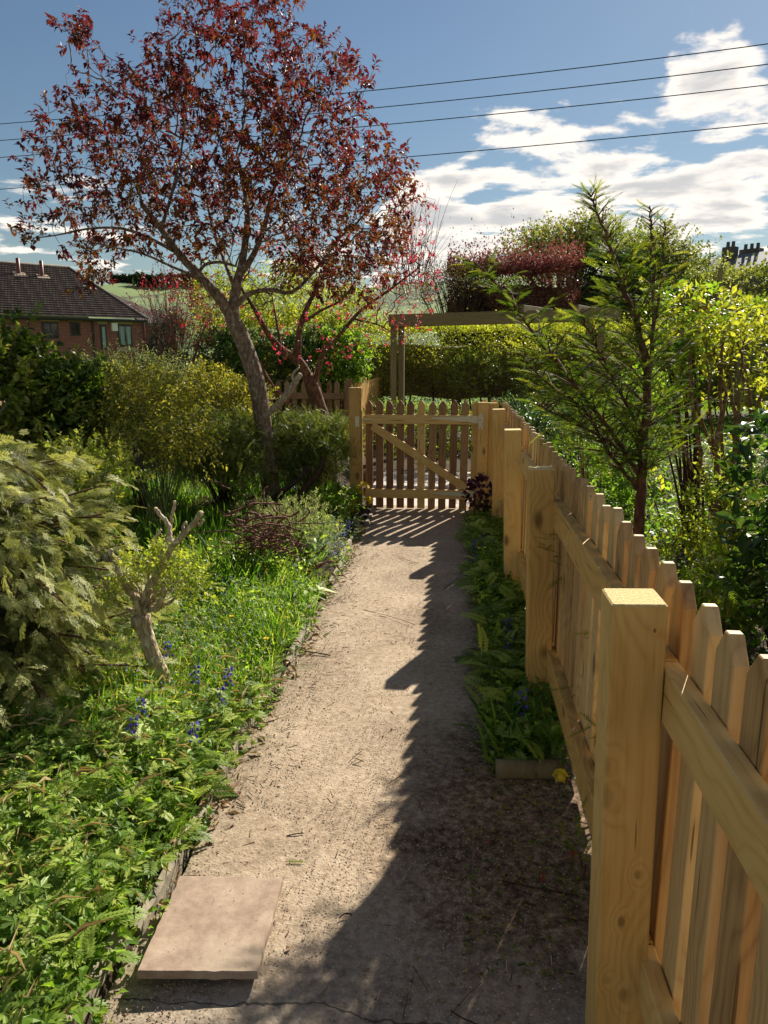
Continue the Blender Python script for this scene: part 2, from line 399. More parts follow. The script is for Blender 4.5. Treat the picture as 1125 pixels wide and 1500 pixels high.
def woodmat(name, pale, mid, dark, rough=.62, weather=0.0, vary=.34, knots=()):
    m, t = newmat(name); tc = t.n('ShaderNodeTexCoord'); oi = t.n('ShaderNodeObjectInfo')
    off = t.n('ShaderNodeCombineXYZ'); r_ = oi.outputs['Random']
    t.l(t.math('MULTIPLY', r_, 37.0), off.inputs[0]); t.l(t.math('MULTIPLY', r_, 91.0), off.inputs[1]); t.l(t.math('MULTIPLY', r_, 53.0), off.inputs[2])
    va = t.n('ShaderNodeVectorMath', operation='ADD'); t.l(tc.outputs['Object'], va.inputs[0]); t.l(off.outputs[0], va.inputs[1]); P = va.outputs[0]
    # knots: sparse cells stretched along the timber that bend the grain round them
    vk = t.n('ShaderNodeTexVoronoi'); vk.inputs['Scale'].default_value = 1.0; t.l(t.vscale(P, (6.5, 6.5, 3.4)), vk.inputs['Vector']); kd = vk.outputs['Distance']
    knot = t.mapr(kd, .19, .06, 0, 1); near = t.mapr(kd, .62, .05, 0, 1)
    for (kx, ky, kz, kr, ks) in knots:
        kv = t.n('ShaderNodeVectorMath', operation='DISTANCE'); wz = t.n('ShaderNodeVectorMath', operation='MULTIPLY'); t.l(tc.outputs['Object'], wz.inputs[0]); wz.inputs[1].default_value = (1, 1, .62)
        nzk = t.noise(tc.outputs['Object'], 60, 3); t.l(wz.outputs[0], kv.inputs[0]); kv.inputs[1].default_value = (kx, ky, kz * .62)
        kdd = t.math('ADD', kv.outputs['Value'], t.math('MULTIPLY', t.math('SUBTRACT', nzk, .5), kr * .5))
        knot = t.math('MAXIMUM', knot, t.mapr(kdd, kr, kr * .35, 0, ks)); near = t.math('MAXIMUM', near, t.mapr(kdd, kr * 3.2, kr * .4, 0, .75))
    sepn = t.n('ShaderNodeSeparateXYZ'); t.l(P, sepn.inputs[0])
    warp = t.noise(t.vscale(P, (3, 3, .9)), 1.6, 3, .5)
    rings = t.math('ADD', t.math('ADD', t.math('MULTIPLY', t.math('ADD', sepn.outputs[0], t.math('MULTIPLY', sepn.outputs[1], .7)), 62.0), t.math('MULTIPLY', warp, 9.0)), t.math('MULTIPLY', near, 5.0))
    ring = t.math('PINGPONG', rings, 1.0)
    fine = t.noise(t.vscale(P, (120, 120, 3.2)), 1.0, 4, .65)
    blotch = t.noise(t.vscale(P, (6, 6, 1.5)), 1.0, 3, .6)
    f = t.math('ADD', t.math('MULTIPLY', t.math('POWER', ring, 2.2), .17), t.math('ADD', t.math('MULTIPLY', fine, .42), t.math('MULTIPLY', blotch, .45)))
    f = t.math('ADD', f, t.math('MULTIPLY', t.math('SUBTRACT', r_, .5), vary))
    col = t.ramp(f, [(.28, pale), (.58, mid), (.95, dark)])
    col = t.mix(t.math('MULTIPLY', knot, .8), col, tuple(x * .38 for x in dark))
    # short drying checks and saw marks
    ck = t.noise(t.vscale(P, (70, 70, 2.6)), 1.0, 1, .4); check = t.mapr(ck, .72, .76, 0, .75)
    col = t.mix(check, col, tuple(x * .3 for x in dark))
    if weather:
        gr = t.noise(t.vscale(P, (9, 9, 2.5)), 1, 5, .65); col = t.mix(t.mapr(gr, .42, .66, 0, weather), col, (.21, .175, .09))
    saw = t.noise(t.vscale(P, (9, 9, 240)), 1, 2, .6)
    h = t.math('ADD', t.math('MULTIPLY', fine, 1.0), t.math('ADD', t.math('MULTIPLY', ring, .25), t.math('ADD', t.math('MULTIPLY', saw, .25), t.math('MULTIPLY', check, -1.2))))
    finish(t, col, rough, t.bump(h, .35, .0025), spec=.3); return m
M = {}
M['wood'] = woodmat('fresh_timber', (.64, .43, .155), (.51, .31, .085), (.29, .145, .038))
M['nearpost'] = woodmat('near_post_timber', (.64, .43, .155), (.51, .31, .085), (.29, .145, .038), knots=[(-.046, -.05, .655, .020, .35), (-.048, -.05, .72, .014, .3), (.020, -.05, .485, .009, .55), (-.006, -.05, .375, .011, .8), (.004, -.05, .20, .014, .5), (-.030, -.05, .235, .010, .3), (.028, -.05, 1.0, .004, 1.0)])
M['picket'] = woodmat('picket_timber', (.58, .41, .18), (.41, .25, .095), (.17, .08, .028), vary=.5)
M['gatewood'] = woodmat('gate_picket_timber', (.34, .20, .085), (.20, .095, .038), (.085, .034, .015))
M['oldwood'] = woodmat('weathered_timber', (.26, .21, .09), (.17, .13, .055), (.08, .055, .025), .8, .6)
M['rearwood'] = woodmat('rear_fence_timber', (.38, .26, .13), (.25, .15, .07), (.12, .06, .03), .75, .2)
# sawn end grain of a post top
m, t = newmat('end_grain'); tc = t.n('ShaderNodeTexCoord'); n = t.noise(tc.outputs['Object'], 160, 4, .7)
finish(t, t.ramp(n, [(.3, (.42, .27, .09)), (.65, (.74, .56, .24))]), .85, t.bump(n, .9, .004)); M['endgrain'] = m
def barkmat(name, a, b, lich=None, sc=1.0):
    m, t = newmat(name); tc = t.n('ShaderNodeTexCoord'); P = tc.outputs['Object']
    n = t.noise(t.vscale(P, (28 * sc, 28 * sc, 9 * sc)), 1, 6, .65, .5); v = t.n('ShaderNodeTexVoronoi'); v.inputs['Scale'].default_value = 1; t.l(t.vscale(P, (45 * sc, 45 * sc, 16 * sc)), v.inputs['Vector'])
    col = t.ramp(n, [(.3, a), (.68, b)])
    col = t.mix(t.mapr(v.outputs['Distance'], .35, .7, 0, .5), col, tuple(x * .4 for x in a))
    if lich:
        ln = t.noise(P, 24, 5, .6); col = t.mix(t.mapr(ln, .57, .64, 0, .85), col, lich)
    h = t.math('ADD', n, t.math('MULTIPLY', v.outputs['Distance'], -.6))
    finish(t, col, .88, t.bump(h, .8, .012), spec=.2); return m
M['bark'] = barkmat('fruit_tree_bark', (.11, .07, .045), (.36, .26, .17), (.38, .36, .30))
M['redbark'] = barkmat('red_bark', (.075, .036, .022), (.24, .125, .075))
M['darkbark'] = barkmat('dark_bark', (.03, .02, .014), (.10, .06, .04))
M['palebark'] = barkmat('pale_cut_bark', (.28, .21, .13), (.68, .56, .40), (.66, .60, .46), 1.6)
M['tanbark'] = barkmat('tan_stem_bark', (.11, .065, .03), (.30, .19, .10), None, 1.5)
M['root'] = barkmat('dead_root', (.10, .04, .03), (.36, .19, .14), None, 2)
M['greenstem'] = flat('green_stem', (.10, .13, .03), .6)
M['cutwood'] = flat('cut_wood', (.55, .42, .24), .8, .2, 80)
M['pine_wire'] = flat('wire_dark', (.03, .035, .04), .5)
# foliage
M['purple'] = leafmat('purple_leaf', [(.026, .009, .012), (.066, .015, .023), (.108, .022, .032), (.062, .025, .013), (.12, .05, .017), (.095, .07, .02), (.11, .085, .026)], .38, .5, (1.8, 1.15, .8), .14, .2)
M['redshoot'] = leafmat('red_shoot_leaf', [(.10, .012, .022), (.18, .02, .04), (.08, .03, .015), (.12, .05, .02)], .4, .5, (1.6, .9, .9))
M['redflower'] = leafmat('red_blossom', [(.22, .016, .035), (.34, .03, .07), (.16, .02, .02), (.34, .08, .12)], .45, .5, (1.6, .9, .9))
M['redgreen'] = leafmat('red_tinged_leaf', [(.16, .03, .02), (.10, .05, .02), (.10, .11, .02), (.14, .15, .03)], .42, .45)
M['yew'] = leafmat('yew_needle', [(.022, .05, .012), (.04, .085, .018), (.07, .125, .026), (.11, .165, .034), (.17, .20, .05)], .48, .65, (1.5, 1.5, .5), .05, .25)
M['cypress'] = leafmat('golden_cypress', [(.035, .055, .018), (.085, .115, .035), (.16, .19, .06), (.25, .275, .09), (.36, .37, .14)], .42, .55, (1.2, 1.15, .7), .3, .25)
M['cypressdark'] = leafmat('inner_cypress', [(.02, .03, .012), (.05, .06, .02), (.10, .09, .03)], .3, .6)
M['gold'] = leafmat('golden_leaf', [(.08, .10, .015), (.16, .17, .025), (.25, .25, .04), (.32, .28, .06), (.13, .18, .025)], .46, .45, (1.4, 1.35, .6))
M['lime'] = leafmat('lime_leaf', [(.11, .16, .02), (.20, .26, .03), (.30, .34, .05), (.38, .38, .08)], .48, .45, (1.35, 1.35, .6))
M['fresh'] = leafmat('fresh_leaf', [(.035, .085, .014), (.06, .14, .02), (.10, .20, .03), (.15, .25, .045)], .46, .45, (1.5, 1.5, .7))
M['grass'] = leafmat('grass_blade', [(.035, .10, .015), (.06, .16, .025), (.10, .23, .04), (.15, .28, .06), (.24, .27, .10)], .46, .45, (1.5, 1.45, .7))
M['dgrass'] = leafmat('deep_grass_blade', [(.018, .06, .012), (.035, .10, .018), (.06, .15, .025), (.11, .20, .04)], .46, .42, (1.5, 1.5, .7))
M['laurel'] = leafmat('laurel_leaf', [(.012, .035, .014), (.022, .06, .02), (.035, .085, .028), (.06, .11, .035)], .22, .34, (1.4, 1.5, .6), .35)
M['evergreen'] = leafmat('glossy_leaf', [(.02, .045, .012), (.04, .08, .018), (.07, .12, .028), (.13, .18, .05), (.24, .26, .10)], .34, .38, (1.4, 1.45, .6), .35)
M['sidehedge'] = leafmat('side_hedge_leaf', [(.05, .10, .016), (.08, .15, .025), (.12, .20, .035), (.17, .24, .05)], .40, .45)
M['hedge'] = leafmat('hedge_leaf', [(.10, .14, .026), (.15, .20, .035), (.20, .255, .05), (.25, .30, .07)], .44, .45, (1.4, 1.35, .6))
M['hedgebrown'] = leafmat('hedge_brown', [(.06, .045, .02), (.11, .075, .03), (.10, .10, .03)], .35, .6)
M['hedgecore'] = flat('hedge_interior', (.20, .18, .08), .95, .3, 6, spec=.05)
M['ivy'] = leafmat('ivy_leaf', [(.008, .025, .012), (.016, .045, .018), (.03, .07, .025)], .2, .32, (1.4, 1.5, .6), .5)
M['beech'] = leafmat('copper_leaf', [(.09, .028, .030), (.14, .045, .045), (.19, .075, .06), (.23, .12, .09)], .28, .6, (1.35, 1.0, .9), .1)
M['grey'] = leafmat('grey_green_leaf', [(.09, .12, .055), (.15, .19, .09), (.23, .27, .13), (.31, .34, .17)], .38, .55)
M['juniper'] = leafmat('spreading_juniper', [(.04, .07, .016), (.08, .12, .026), (.14, .18, .04), (.22, .25, .055), (.28, .29, .075)], .34, .5, (1.3, 1.3, .6))
M['darkgreen'] = leafmat('dark_conifer_leaf', [(.006, .016, .008), (.014, .03, .014), (.028, .05, .02)], .2, .55)
M['farleaf'] = leafmat('far_leaf', [(.06, .08, .02), (.11, .14, .035), (.18, .20, .05), (.24, .25, .09)], .42, .55)
M['heuchera'] = leafmat('plum_leaf', [(.02, .006, .014), (.05, .012, .028), (.10, .025, .05)], .3, .3, (1.9, .9, 1.1), .5)
M['fern'] = leafmat('ferny_leaf', [(.055, .105, .025), (.095, .17, .042), (.155, .24, .068), (.24, .32, .12)], .45, .45, (1.45, 1.5, .75))
M['broad'] = leafmat('broad_leaf', [(.06, .115, .035), (.105, .185, .055), (.165, .26, .085), (.24, .32, .13)], .42, .40, (1.45, 1.5, .7))
M['blue'] = leafmat('forget_me_not_petal', [(.16, .24, .62), (.26, .34, .72), (.38, .45, .80)], .35, .6, (1, 1, 1))
M['bluebell'] = leafmat('bluebell_petal', [(.07, .06, .38), (.12, .10, .50), (.20, .16, .60)], .4, .5, (1, 1, 1.2))
M['yellow'] = leafmat('yellow_petal', [(.75, .55, .02), (.85, .70, .04), (.80, .62, .10)], .45, .5, (1.1, 1.1, .7))
M['cream'] = leafmat('cream_flower', [(.45, .42, .22), (.60, .56, .32), (.34, .34, .14)], .35, .7, (1, 1, .8))
M['deadleaf'] = leafmat('dead_leaf', [(.10, .055, .03), (.20, .12, .06), (.30, .20, .11), (.16, .05, .03)], .2, .8, (1.2, 1, .8))
M['straw'] = leafmat('straw', [(.30, .23, .12), (.42, .34, .19), (.22, .15, .08)], .2, .8)
M['redleaf'] = leafmat('fallen_red_leaf', [(.32, .05, .02), (.22, .03, .015)], .3, .6)

# soil and lawn: one sheet
m, t = newmat('ground'); g = t.n('ShaderNodeNewGeometry'); P = g.outputs['Position']; sp = t.n('ShaderNodeSeparateXYZ'); t.l(P, sp.inputs[0])
n = t.noise(P, 7, 8, .7); n2 = t.noise(P, 60, 5, .7); n3 = t.noise(P, .35, 4, .6)
soil = t.ramp(t.math('ADD', t.math('MULTIPLY', n, .6), t.math('MULTIPLY', n2, .5)), [(.35, (.022, .015, .010)), (.55, (.060, .042, .028)), (.75, (.12, .09, .06))])
lawn = t.ramp(t.math('ADD', t.math('MULTIPLY', n2, .5), t.math('MULTIPLY', n3, .6)), [(.35, (.06, .13, .015)), (.75, (.15, .25, .03))])
lm = t.mapr(t.math('ADD', sp.outputs[1], t.math('MULTIPLY', n, 1.0)), 15.2, 16.4)
finish(t, t.mix(lm, soil, lawn), .95, t.bump(t.math('ADD', n, n2), .9, .03), spec=.15); M['ground'] = m
# trodden grit-and-concrete path
m, t = newmat('path'); g = t.n('ShaderNodeNewGeometry'); P = g.outputs['Position']; sp = t.n('ShaderNodeSeparateXYZ'); t.l(P, sp.inputs[0])
x_, y_ = sp.outputs[0], sp.outputs[1]
n = t.noise(P, 2.1, 6, .6); n2 = t.noise(P, 38, 6, .75); n4 = t.noise(P, 9, 5, .65)
v = t.n('ShaderNodeTexVoronoi'); v.inputs['Scale'].default_value = 120; t.l(P, v.inputs['Vector'])
base = t.ramp(t.math('ADD', t.math('MULTIPLY', n2, .6), t.math('MULTIPLY', n, .4)), [(.34, (.15, .11, .072)), (.49, (.34, .26, .18)), (.66, (.52, .42, .31))])
speck = t.mapr(v.outputs['Distance'], .10, .30, .45, 0); rsel = t.mapr(v.outputs['Color'], .45, .8, 0, 1)
base = t.mix(t.math('MULTIPLY', speck, rsel), base, (.13, .10, .075))
v2 = t.n('ShaderNodeTexVoronoi'); v2.inputs['Scale'].default_value = 62; t.l(P, v2.inputs['Vector'])
pit = t.math('MULTIPLY', t.mapr(v2.outputs['Distance'], .16, .30, 1, 0), t.mapr(n4, .50, .62, 0, 1))
near = t.mapr(y_, 2.6, 1.2, 0, 1)
base = t.mix(t.math('MULTIPLY', pit, t.math('ADD', t.math('MULTIPLY', near, .55), .22)), base, (.075, .055, .04))
# grey concrete shows at the near end
base = t.mix(t.math('MULTIPLY', t.mapr(t.math('ADD', y_, t.math('MULTIPLY', n4, .5)), 2.2, 1.2, 0, .7), 1.0), base, t.ramp(n2, [(.35, (.14, .12, .095)), (.65, (.36, .31, .25))]))
# soil washed over the right-hand side, widened to paint the fence shade brown, and dirt along both edges
yc = t.math('ABSOLUTE', t.math('SUBTRACT', y_, 2.05))
e1 = t.mapr(t.math('ADD', t.math('ADD', x_, t.math('MULTIPLY', t.math('SUBTRACT', n4, .5), .45)), t.math('MULTIPLY', yc, -.34)), -.36, -.02, 0, 1)
e2 = t.mapr(t.math('ADD', x_, t.math('MULTIPLY', t.math('SUBTRACT', n4, .5), .30)), .02, .16, 0, .75)
e3 = t.mapr(t.math('ADD', x_, t.math('MULTIPLY', t.math('SUBTRACT', n4, .5), .42)), -.60, -.80, 0, .6)
soil_shade_c = t.ramp(t.math('ADD', t.math('MULTIPLY', n2, .7), t.math('MULTIPLY', n, .3)), [(.41, (.06, .036, .020)), (.53, (.22, .145, .085)), (.63, (.44, .32, .21))])
nearcut = t.mapr(t.math('ADD', y_, t.math('MULTIPLY', n4, .4)), 1.62, 1.95, 0, 1)
base = t.mix(t.math('MULTIPLY', t.math('MAXIMUM', e1, e2), nearcut), base, soil_shade_c)
base = t.mix(e3, base, t.ramp(n2, [(.35, (.10, .075, .05)), (.65, (.30, .24, .17))]))
# moss film and a wandering crack
moss = t.math('MULTIPLY', t.mapr(t.noise(P, 3.4, 6, .7), .56, .70, 0, .55), t.mapr(x_, -.45, -.75, 0, 1))
base = t.mix(moss, base, (.13, .15, .04))
wv = t.math('ABSOLUTE', t.math('SUBTRACT', t.math('ADD', y_, t.math('MULTIPLY', t.noise(P, 5, 4, .6), .12)), 1.475))
crack = t.mapr(wv, .0035, .0008, 0, .8); base = t.mix(crack, base, (.05, .04, .03))
h = t.math('ADD', t.math('MULTIPLY', n2, 1.0), t.math('ADD', t.math('MULTIPLY', v.outputs['Distance'], .8), t.math('MULTIPLY', t.math('ADD', crack, pit), -1.0)))
finish(t, base, .93, t.bump(h, .55, .0035), spec=.2); M['path'] = m
m, t = newmat('far_path'); g = t.n('ShaderNodeNewGeometry'); n = t.noise(g.outputs['Position'], 12, 6, .7)
finish(t, t.ramp(n, [(.35, (.36, .32, .29)), (.65, (.52, .48, .44))]), .9, t.bump(n, .5, .01)); M['farpath'] = m
m, t = newmat('paving_slab'); tc = t.n('ShaderNodeTexCoord'); P = tc.outputs['Object']; n = t.noise(P, 14, 8, .72, 0); n2 = t.noise(P, 90, 4, .7)
c = t.ramp(n, [(.30, (.20, .145, .105)), (.52, (.33, .24, .175)), (.72, (.43, .335, .25))])
c = t.mix(t.mapr(n2, .58, .70, 0, .6), c, (.14, .09, .07)); vs_ = t.n('ShaderNodeTexVoronoi'); vs_.inputs['Scale'].default_value = 42; t.l(P, vs_.inputs['Vector']); c = t.mix(t.math('MULTIPLY', t.mapr(vs_.outputs['Distance'], .06, .14, 1, 0), t.mapr(t.noise(P, 11, 3), .5, .6)), c, (.07, .045, .035)); c = t.mix(t.mapr(t.noise(P, 4, 3), .5, .66, 0, .35), c, (.40, .34, .25))
finish(t, c, .82, t.bump(t.math('ADD', n, t.math('MULTIPLY', n2, .5)), .35, .004), spec=.25); M['slab'] = m
M['stone'] = flat('edging_stone', (.25, .215, .155), .9, .25, 22, bump=.8)
M['greystone'] = flat('grey_stone', (.24, .23, .22), .85, .2, 18, bump=.5)
M['grit'] = leafmat('grit', [(.16, .12, .09), (.30, .24, .18), (.46, .38, .30), (.24, .18, .14), (.55, .48, .40)], 0.0, .9)
M['litter'] = leafmat('dry_litter', [(.10, .055, .03), (.24, .16, .09), (.38, .28, .17), (.16, .14, .05)], .1, .85)
M['steel'] = flat('galvanised_steel', (.62, .58, .40), .55, .08, 60, .25)
M['steeldark'] = flat('dark_screw', (.12, .12, .11), .4, .1, 60, .8)
# house
m, t = newmat('red_brick'); tc = t.n('ShaderNodeTexCoord'); b = t.n('ShaderNodeTexBrick'); b.inputs['Scale'].default_value = 1
t.l(tc.outputs['Object'], b.inputs['Vector']); b.inputs['Brick Width'].default_value = .225; b.inputs['Row Height'].default_value = .075; b.inputs['Mortar Size'].default_value = .010
b.inputs['Color1'].default_value = (.19, .038, .038, 1); b.inputs['Color2'].default_value = (.27, .065, .055, 1); b.inputs['Mortar'].default_value = (.22, .16, .13, 1)
finish(t, b.outputs[0], .85, t.bump(b.outputs[1], -.4, .01)); M['brick'] = m
M['tile'] = leafmat('roof_tile', [(.05, .036, .03), (.08, .058, .046), (.115, .088, .066)], 0.0, .75)
M['tiletrim'] = flat('roof_trim', (.16, .13, .11), .8, .2, 4)
M['gutter'] = flat('black_gutter', (.02, .018, .018), .35, .1, 5)
M['redpipe'] = flat('red_pipe', (.16, .045, .04), .5, .1, 5)
M['glass'] = flat('window_glass', (.06, .10, .11), .08, .1, 1, spec=.9, bump=0)
M['darkglass'] = flat('dark_window_glass', (.012, .014, .015), .08, .1, 1, spec=.9, bump=0)
M['curtain'] = flat('pale_curtain', (.30, .38, .40), .8, .2, 5)
M['frame'] = flat('dark_window_frame', (.035, .022, .018), .5, .1, 5)
M['lintel'] = flat('stone_lintel', (.34, .26, .18), .8, .1, 5)
M['whiteplastic'] = flat('white_plastic', (.72, .72, .70), .5, .03, 5)
M['darkstone'] = flat('soot_stone', (.10, .085, .075), .85, .2, 2)
M['slate'] = flat('slate_roof', (.11, .12, .14), .6, .15, 2)
m, t = newmat('hill_fields'); g = t.n('ShaderNodeNewGeometry'); P = g.outputs['Position']
v = t.n('ShaderNodeTexVoronoi'); v.inputs['Scale'].default_value = .012; t.l(P, v.inputs['Vector']); ve = t.n('ShaderNodeTexVoronoi', feature='DISTANCE_TO_EDGE'); ve.inputs['Scale'].default_value = .012; t.l(P, ve.inputs['Vector'])
c = t.ramp(v.outputs['Color'], [(.2, (.10, .17, .035)), (.5, (.16, .24, .05)), (.8, (.13, .19, .06))]); c = t.mix(t.mapr(ve.outputs[0], .03, .06, 1, 0), c, (.025, .05, .015))
finish(t, t.mix(.25, c, t.ramp(t.noise(P, .05, 5), [(.3, (.06, .09, .03)), (.7, (.20, .26, .09))])), .95); M['hill'] = m

# ------------------------------------------------------------ ground, path, hills
def sstep(a, b, x): u = np.clip((x - a) / (b - a), 0, 1); return u * u * (3 - 2 * u)
def gh(x, y):
    """terrain height"""
    x = np.asarray(x, float); y = np.asarray(y, float)
    inp = (x > -.80) & (x < .46) & (y < 7.3)
    bed = .02 + .02 * np.sin(x * 5.1 + 1.3) * np.sin(y * 3.7) + .015 * np.sin(x * 13 + y * 9)
    h = np.where(inp | (((x > -1.35) & (x < .62)) & (y >= 7.3)), -.03, bed)
    h = np.where(x > .44, bed * .8, h)
    h = h - 2.8 * sstep(7, 13, -x) + 3.2 * sstep(24, 32, y) * sstep(-2, 3, x) + .35 * sstep(6, 10, y) * sstep(2.2, 5, x)
    return h
xs = np.concatenate([-np.geomspace(2500, 8, 18), np.arange(-7.8, -3, .4), np.arange(-3, 3.01, .06), np.arange(3.4, 8, .4), np.geomspace(8.4, 2500, 18)])
ys = np.concatenate([-np.geomspace(400, 1, 10), np.arange(-.9, .6, .3), np.arange(.6, 7.6, .07), np.arange(7.8, 34, .5), np.geomspace(35, 2800, 20)])
X, Y = np.meshgrid(xs, ys); Z = gh(X, Y); nx, ny = len(xs), len(ys)
i = np.arange(ny - 1)[:, None] * nx; j = np.arange(nx - 1)[None, :]
Q = np.stack([i + j, i + j + 1, i + nx + j + 1, i + nx + j], -1).reshape(-1, 4)
tag(raw('ground', np.stack([X, Y, Z], -1).reshape(-1, 3), Q, smooth=True, m=M['ground']), kind='structure')
# path: thick sheet with wavering edges
ys = np.arange(-1.2, 7.33, .06); nxp = 26; rows = []
for y in ys:
    l = -.80 + .020 * math.sin(y * 4.3) + .012 * math.sin(y * 11) - (.05 * max(0, min(1, (y - 5.2)))); r = .455
    if y > 5.9: l += .10 * min(1, (y - 5.9) / .8)
    for k in range(nxp):
        x = l + (r - l) * k / (nxp - 1); rows.append((x, y, .004 + .004 * math.sin(x * 7 + y * 3) + .003 * math.sin(y * 9 - x * 4)))
n_ = len(ys); i = np.arange(n_ - 1)[:, None] * nxp; j = np.arange(nxp - 1)[None, :]
Q = np.stack([i + j, i + j + 1, i + nxp + j + 1, i + nxp + j], -1).reshape(-1, 4)
tag(raw('path', rows, Q, smooth=True, m=M['path']), kind='structure')
V = []; ysb = np.linspace(7.325, 9.6, 12)
for y in ysb: V += [(-.92 + .03 * math.sin(y * 2), y, .0), (.55 + .03 * math.sin(y * 3), y, .0)]
tag(raw('path_beyond_gate', V, [[2 * k, 2 * k + 1, 2 * k + 3, 2 * k + 2] for k in range(len(ysb) - 1)], m=M['farpath']), kind='structure')
# far hill ridge
V = []; na = 90
for q, (dist, hz) in enumerate([(330, -6), (420, 14), (520, 36), (620, 56), (700, 63), (900, 40)]):
    for k in range(na):
        a = R(-62 + 124 * k / (na - 1)); s_ = 1 + .10 * math.sin(a * 5 + 1) + .06 * math.sin(a * 13)
        V.append((math.sin(a) * dist, math.cos(a) * dist, hz * s_ + (1.5 * math.sin(k * 1.7) if q > 2 else 0)))
Q = [[q * na + k, q * na + k + 1, (q + 1) * na + k + 1, (q + 1) * na + k] for q in range(5) for k in range(na - 1)]
tag(raw('hills', V, Q, smooth=True, m=M['hill']), kind='structure')

# path edging: a row of separate kerb pieces, some sunk or skewed
root = thing('path_edging', 'worn stone edging set end to end along the left side of the path', 'edging', (-.82, 1.2, 0))
y = 1.02; k = 0
while y < 6.6:
    L = rng.uniform(.55, .8); wd = rng.uniform(.036, .044); hgt = rng.uniform(.034, .048)
    if y < 1.55: wd = .055
    x = -.822 + .020 * math.sin(y * 4.3) + rng.uniform(-.003, .003) + (.03 if y > 6 else 0)
    V = []; n_ = 6
    for a in range(n_ + 1):
        tt = a / n_; ex = rng.uniform(-.003, .003, 4); yy = y + tt * (L - .012)
        zt = hgt + rng.uniform(-.004, .004) - (.008 if a in (0, n_) else 0)
        V += [(x - wd / 2 + ex[0], yy, -.02), (x - wd / 2 + ex[1] + .006, yy, zt - .004), (x - wd / 5, yy, zt + .003), (x + wd / 2 + ex[2] - .006, yy, zt - .006), (x + wd / 2 + ex[3] + .004, yy, -.02)]
    Fq = [[a * 5 + b, a * 5 + b + 1, a * 5 + 6 + b, a * 5 + 5 + b] for a in range(n_) for b in range(4)]
    V += []; e = n_ * 5
    tri = [[0, 2, 1], [0, 3, 2], [0, 4, 3], [e, e + 1, e + 2], [e, e + 2, e + 3], [e, e + 3, e + 4]]
    o = raw('edging_stone', V, [np.array(Fq), np.array(tri)], m=M['stone'], smooth=False, origin=(x, y, 0)); fix(o, root)
    y += L + rng.uniform(.0, .012)

# ------------------------------------------------------------ picket fence along the right
def picket_mesh(name, w_, th, hgt, tipw, m):
    """pointed board: local x = width, y = thickness"""
    sh = hgt - .042; b = .002
    prof = [(-w_ / 2, 0), (w_ / 2, 0), (w_ / 2, sh), (tipw / 2, hgt), (-tipw / 2, hgt), (-w_ / 2, sh)]
    V = [(x, -th / 2, z) for x, z in prof] + [(x, th / 2, z) for x, z in prof]
    V += [(x * (1 - .05), -th / 2 - b, z if z in (0,) else z - b) for x, z in prof] + [(x * (1 - .05), th / 2 + b, z if z in (0,) else z - b) for x, z in prof]
    Q = [[i, (i + 1) % 6, 6 + (i + 1) % 6, 6 + i] for i in range(6)]
    Q += [[12 + i, 12 + (i + 1) % 6, (i + 1) % 6, i] for i in range(6)] + [[6 + i, 6 + (i + 1) % 6, 18 + (i + 1) % 6, 18 + i] for i in range(6)]
    V = np.array(V); me_o = raw(name, V, [np.array(Q), np.array([[17, 16, 15, 14], [17, 14, 13, 12], [18, 19, 20, 21], [18, 21, 22, 23]])], m=m)
    return me_o
def add_copy(name, src, loc, rot, parent, scale=None):
    o = bpy.data.objects.new(name, src.data); COL.objects.link(o); o.parent = parent
    o.location = Vector(tuple(float(c) for c in loc)) - parent.location; o.rotation_euler = rot
    if scale: o.scale = scale
    return o
fence = thing('picket_fence', 'fresh timber picket fence with square posts running along the right of the path', 'fence', (.40, 3.5, 0))
PX, PW = .371, .101
def post(x, y, hgt, wx, wy, root, m='wood', yaw=0.0, name='post'):
    V, Fx = lathe_box(wx, wy, hgt, .003); o = raw(name, V, Fx, m=M[m])
    if name == 'post' or True:
        o.data.materials.append(M['endgrain'])
        for p in o.data.polygons:
            if p.center.z > hgt - .002: p.material_index = 1
    o.location = Vector((x, y, 0)) - root.location; o.rotation_euler = (0, 0, yaw); o.parent = root; return o
for (y, dx, hh, lean) in [(-.27, 0, 1.05, .02), (1.383, -.001, 1.05, .024), (3.015, .010, 1.052, .030), (4.598, .012, 1.05, .030), (6.30, .016, 1.052, .026)]:
    o = post(PX + dx, y, hh, PW, PW, fence, 'nearpost' if 1 < y < 2 else 'wood', yaw=R(rng.uniform(-1, 1))); o.rotation_euler = (0, -lean, o.rotation_euler.z)
ends = [-1.6, 1.383, 3.015, 4.598, 6.30, 7.18]
for zt, zb, nm in ((.920, .815, 'rail'), (.285, .185, 'rail')):
    for a, b in zip(ends[:-1], ends[1:]):
        beam(nm, (.420, a + .002, (zt + zb) / 2 + rng.uniform(-.003, .003)), (.420, b - .002, (zt + zb) / 2 + rng.uniform(-.003, .003)), .038, zt - zb, M['wood'], fence, side=(1, 0, 0))
pk = None; y = -.92; npk = 0
srcs = []
for s_ in range(4):
    srcs.append(picket_mesh('picket', .0805 + .001 * s_, .021, 1.02 + .004 * s_, .016, M['picket']))
used = set()
while y < 7.15:
    k = npk % 4; jit = rng.uniform(-.002, .002); zb = .045 + rng.uniform(-.006, .006)
    loc = (.4525 + rng.uniform(-.0015, .002), y + jit, zb); rot = (R(rng.uniform(-.15, .15)), R(rng.uniform(-.25, .25)), math.pi / 2 + R(rng.uniform(-1.0, 1.0)))
    if k not in used:
        o = srcs[k]; o.parent = fence; o.location = Vector(loc) - fence.location; o.rotation_euler = rot; used.add(k)
    else: o = add_copy('picket', srcs[k], loc, rot, fence)
    y += .130; npk += 1
for x in (.275, .372):
    add_copy('picket', srcs[0], (x, 7.215, .06), (0, 0, 0), fence)
# hinge posts
post(.262, 7.13, 1.055, .100, .06, fence); post(.352, 7.145, 1.05, .082, .06, fence)

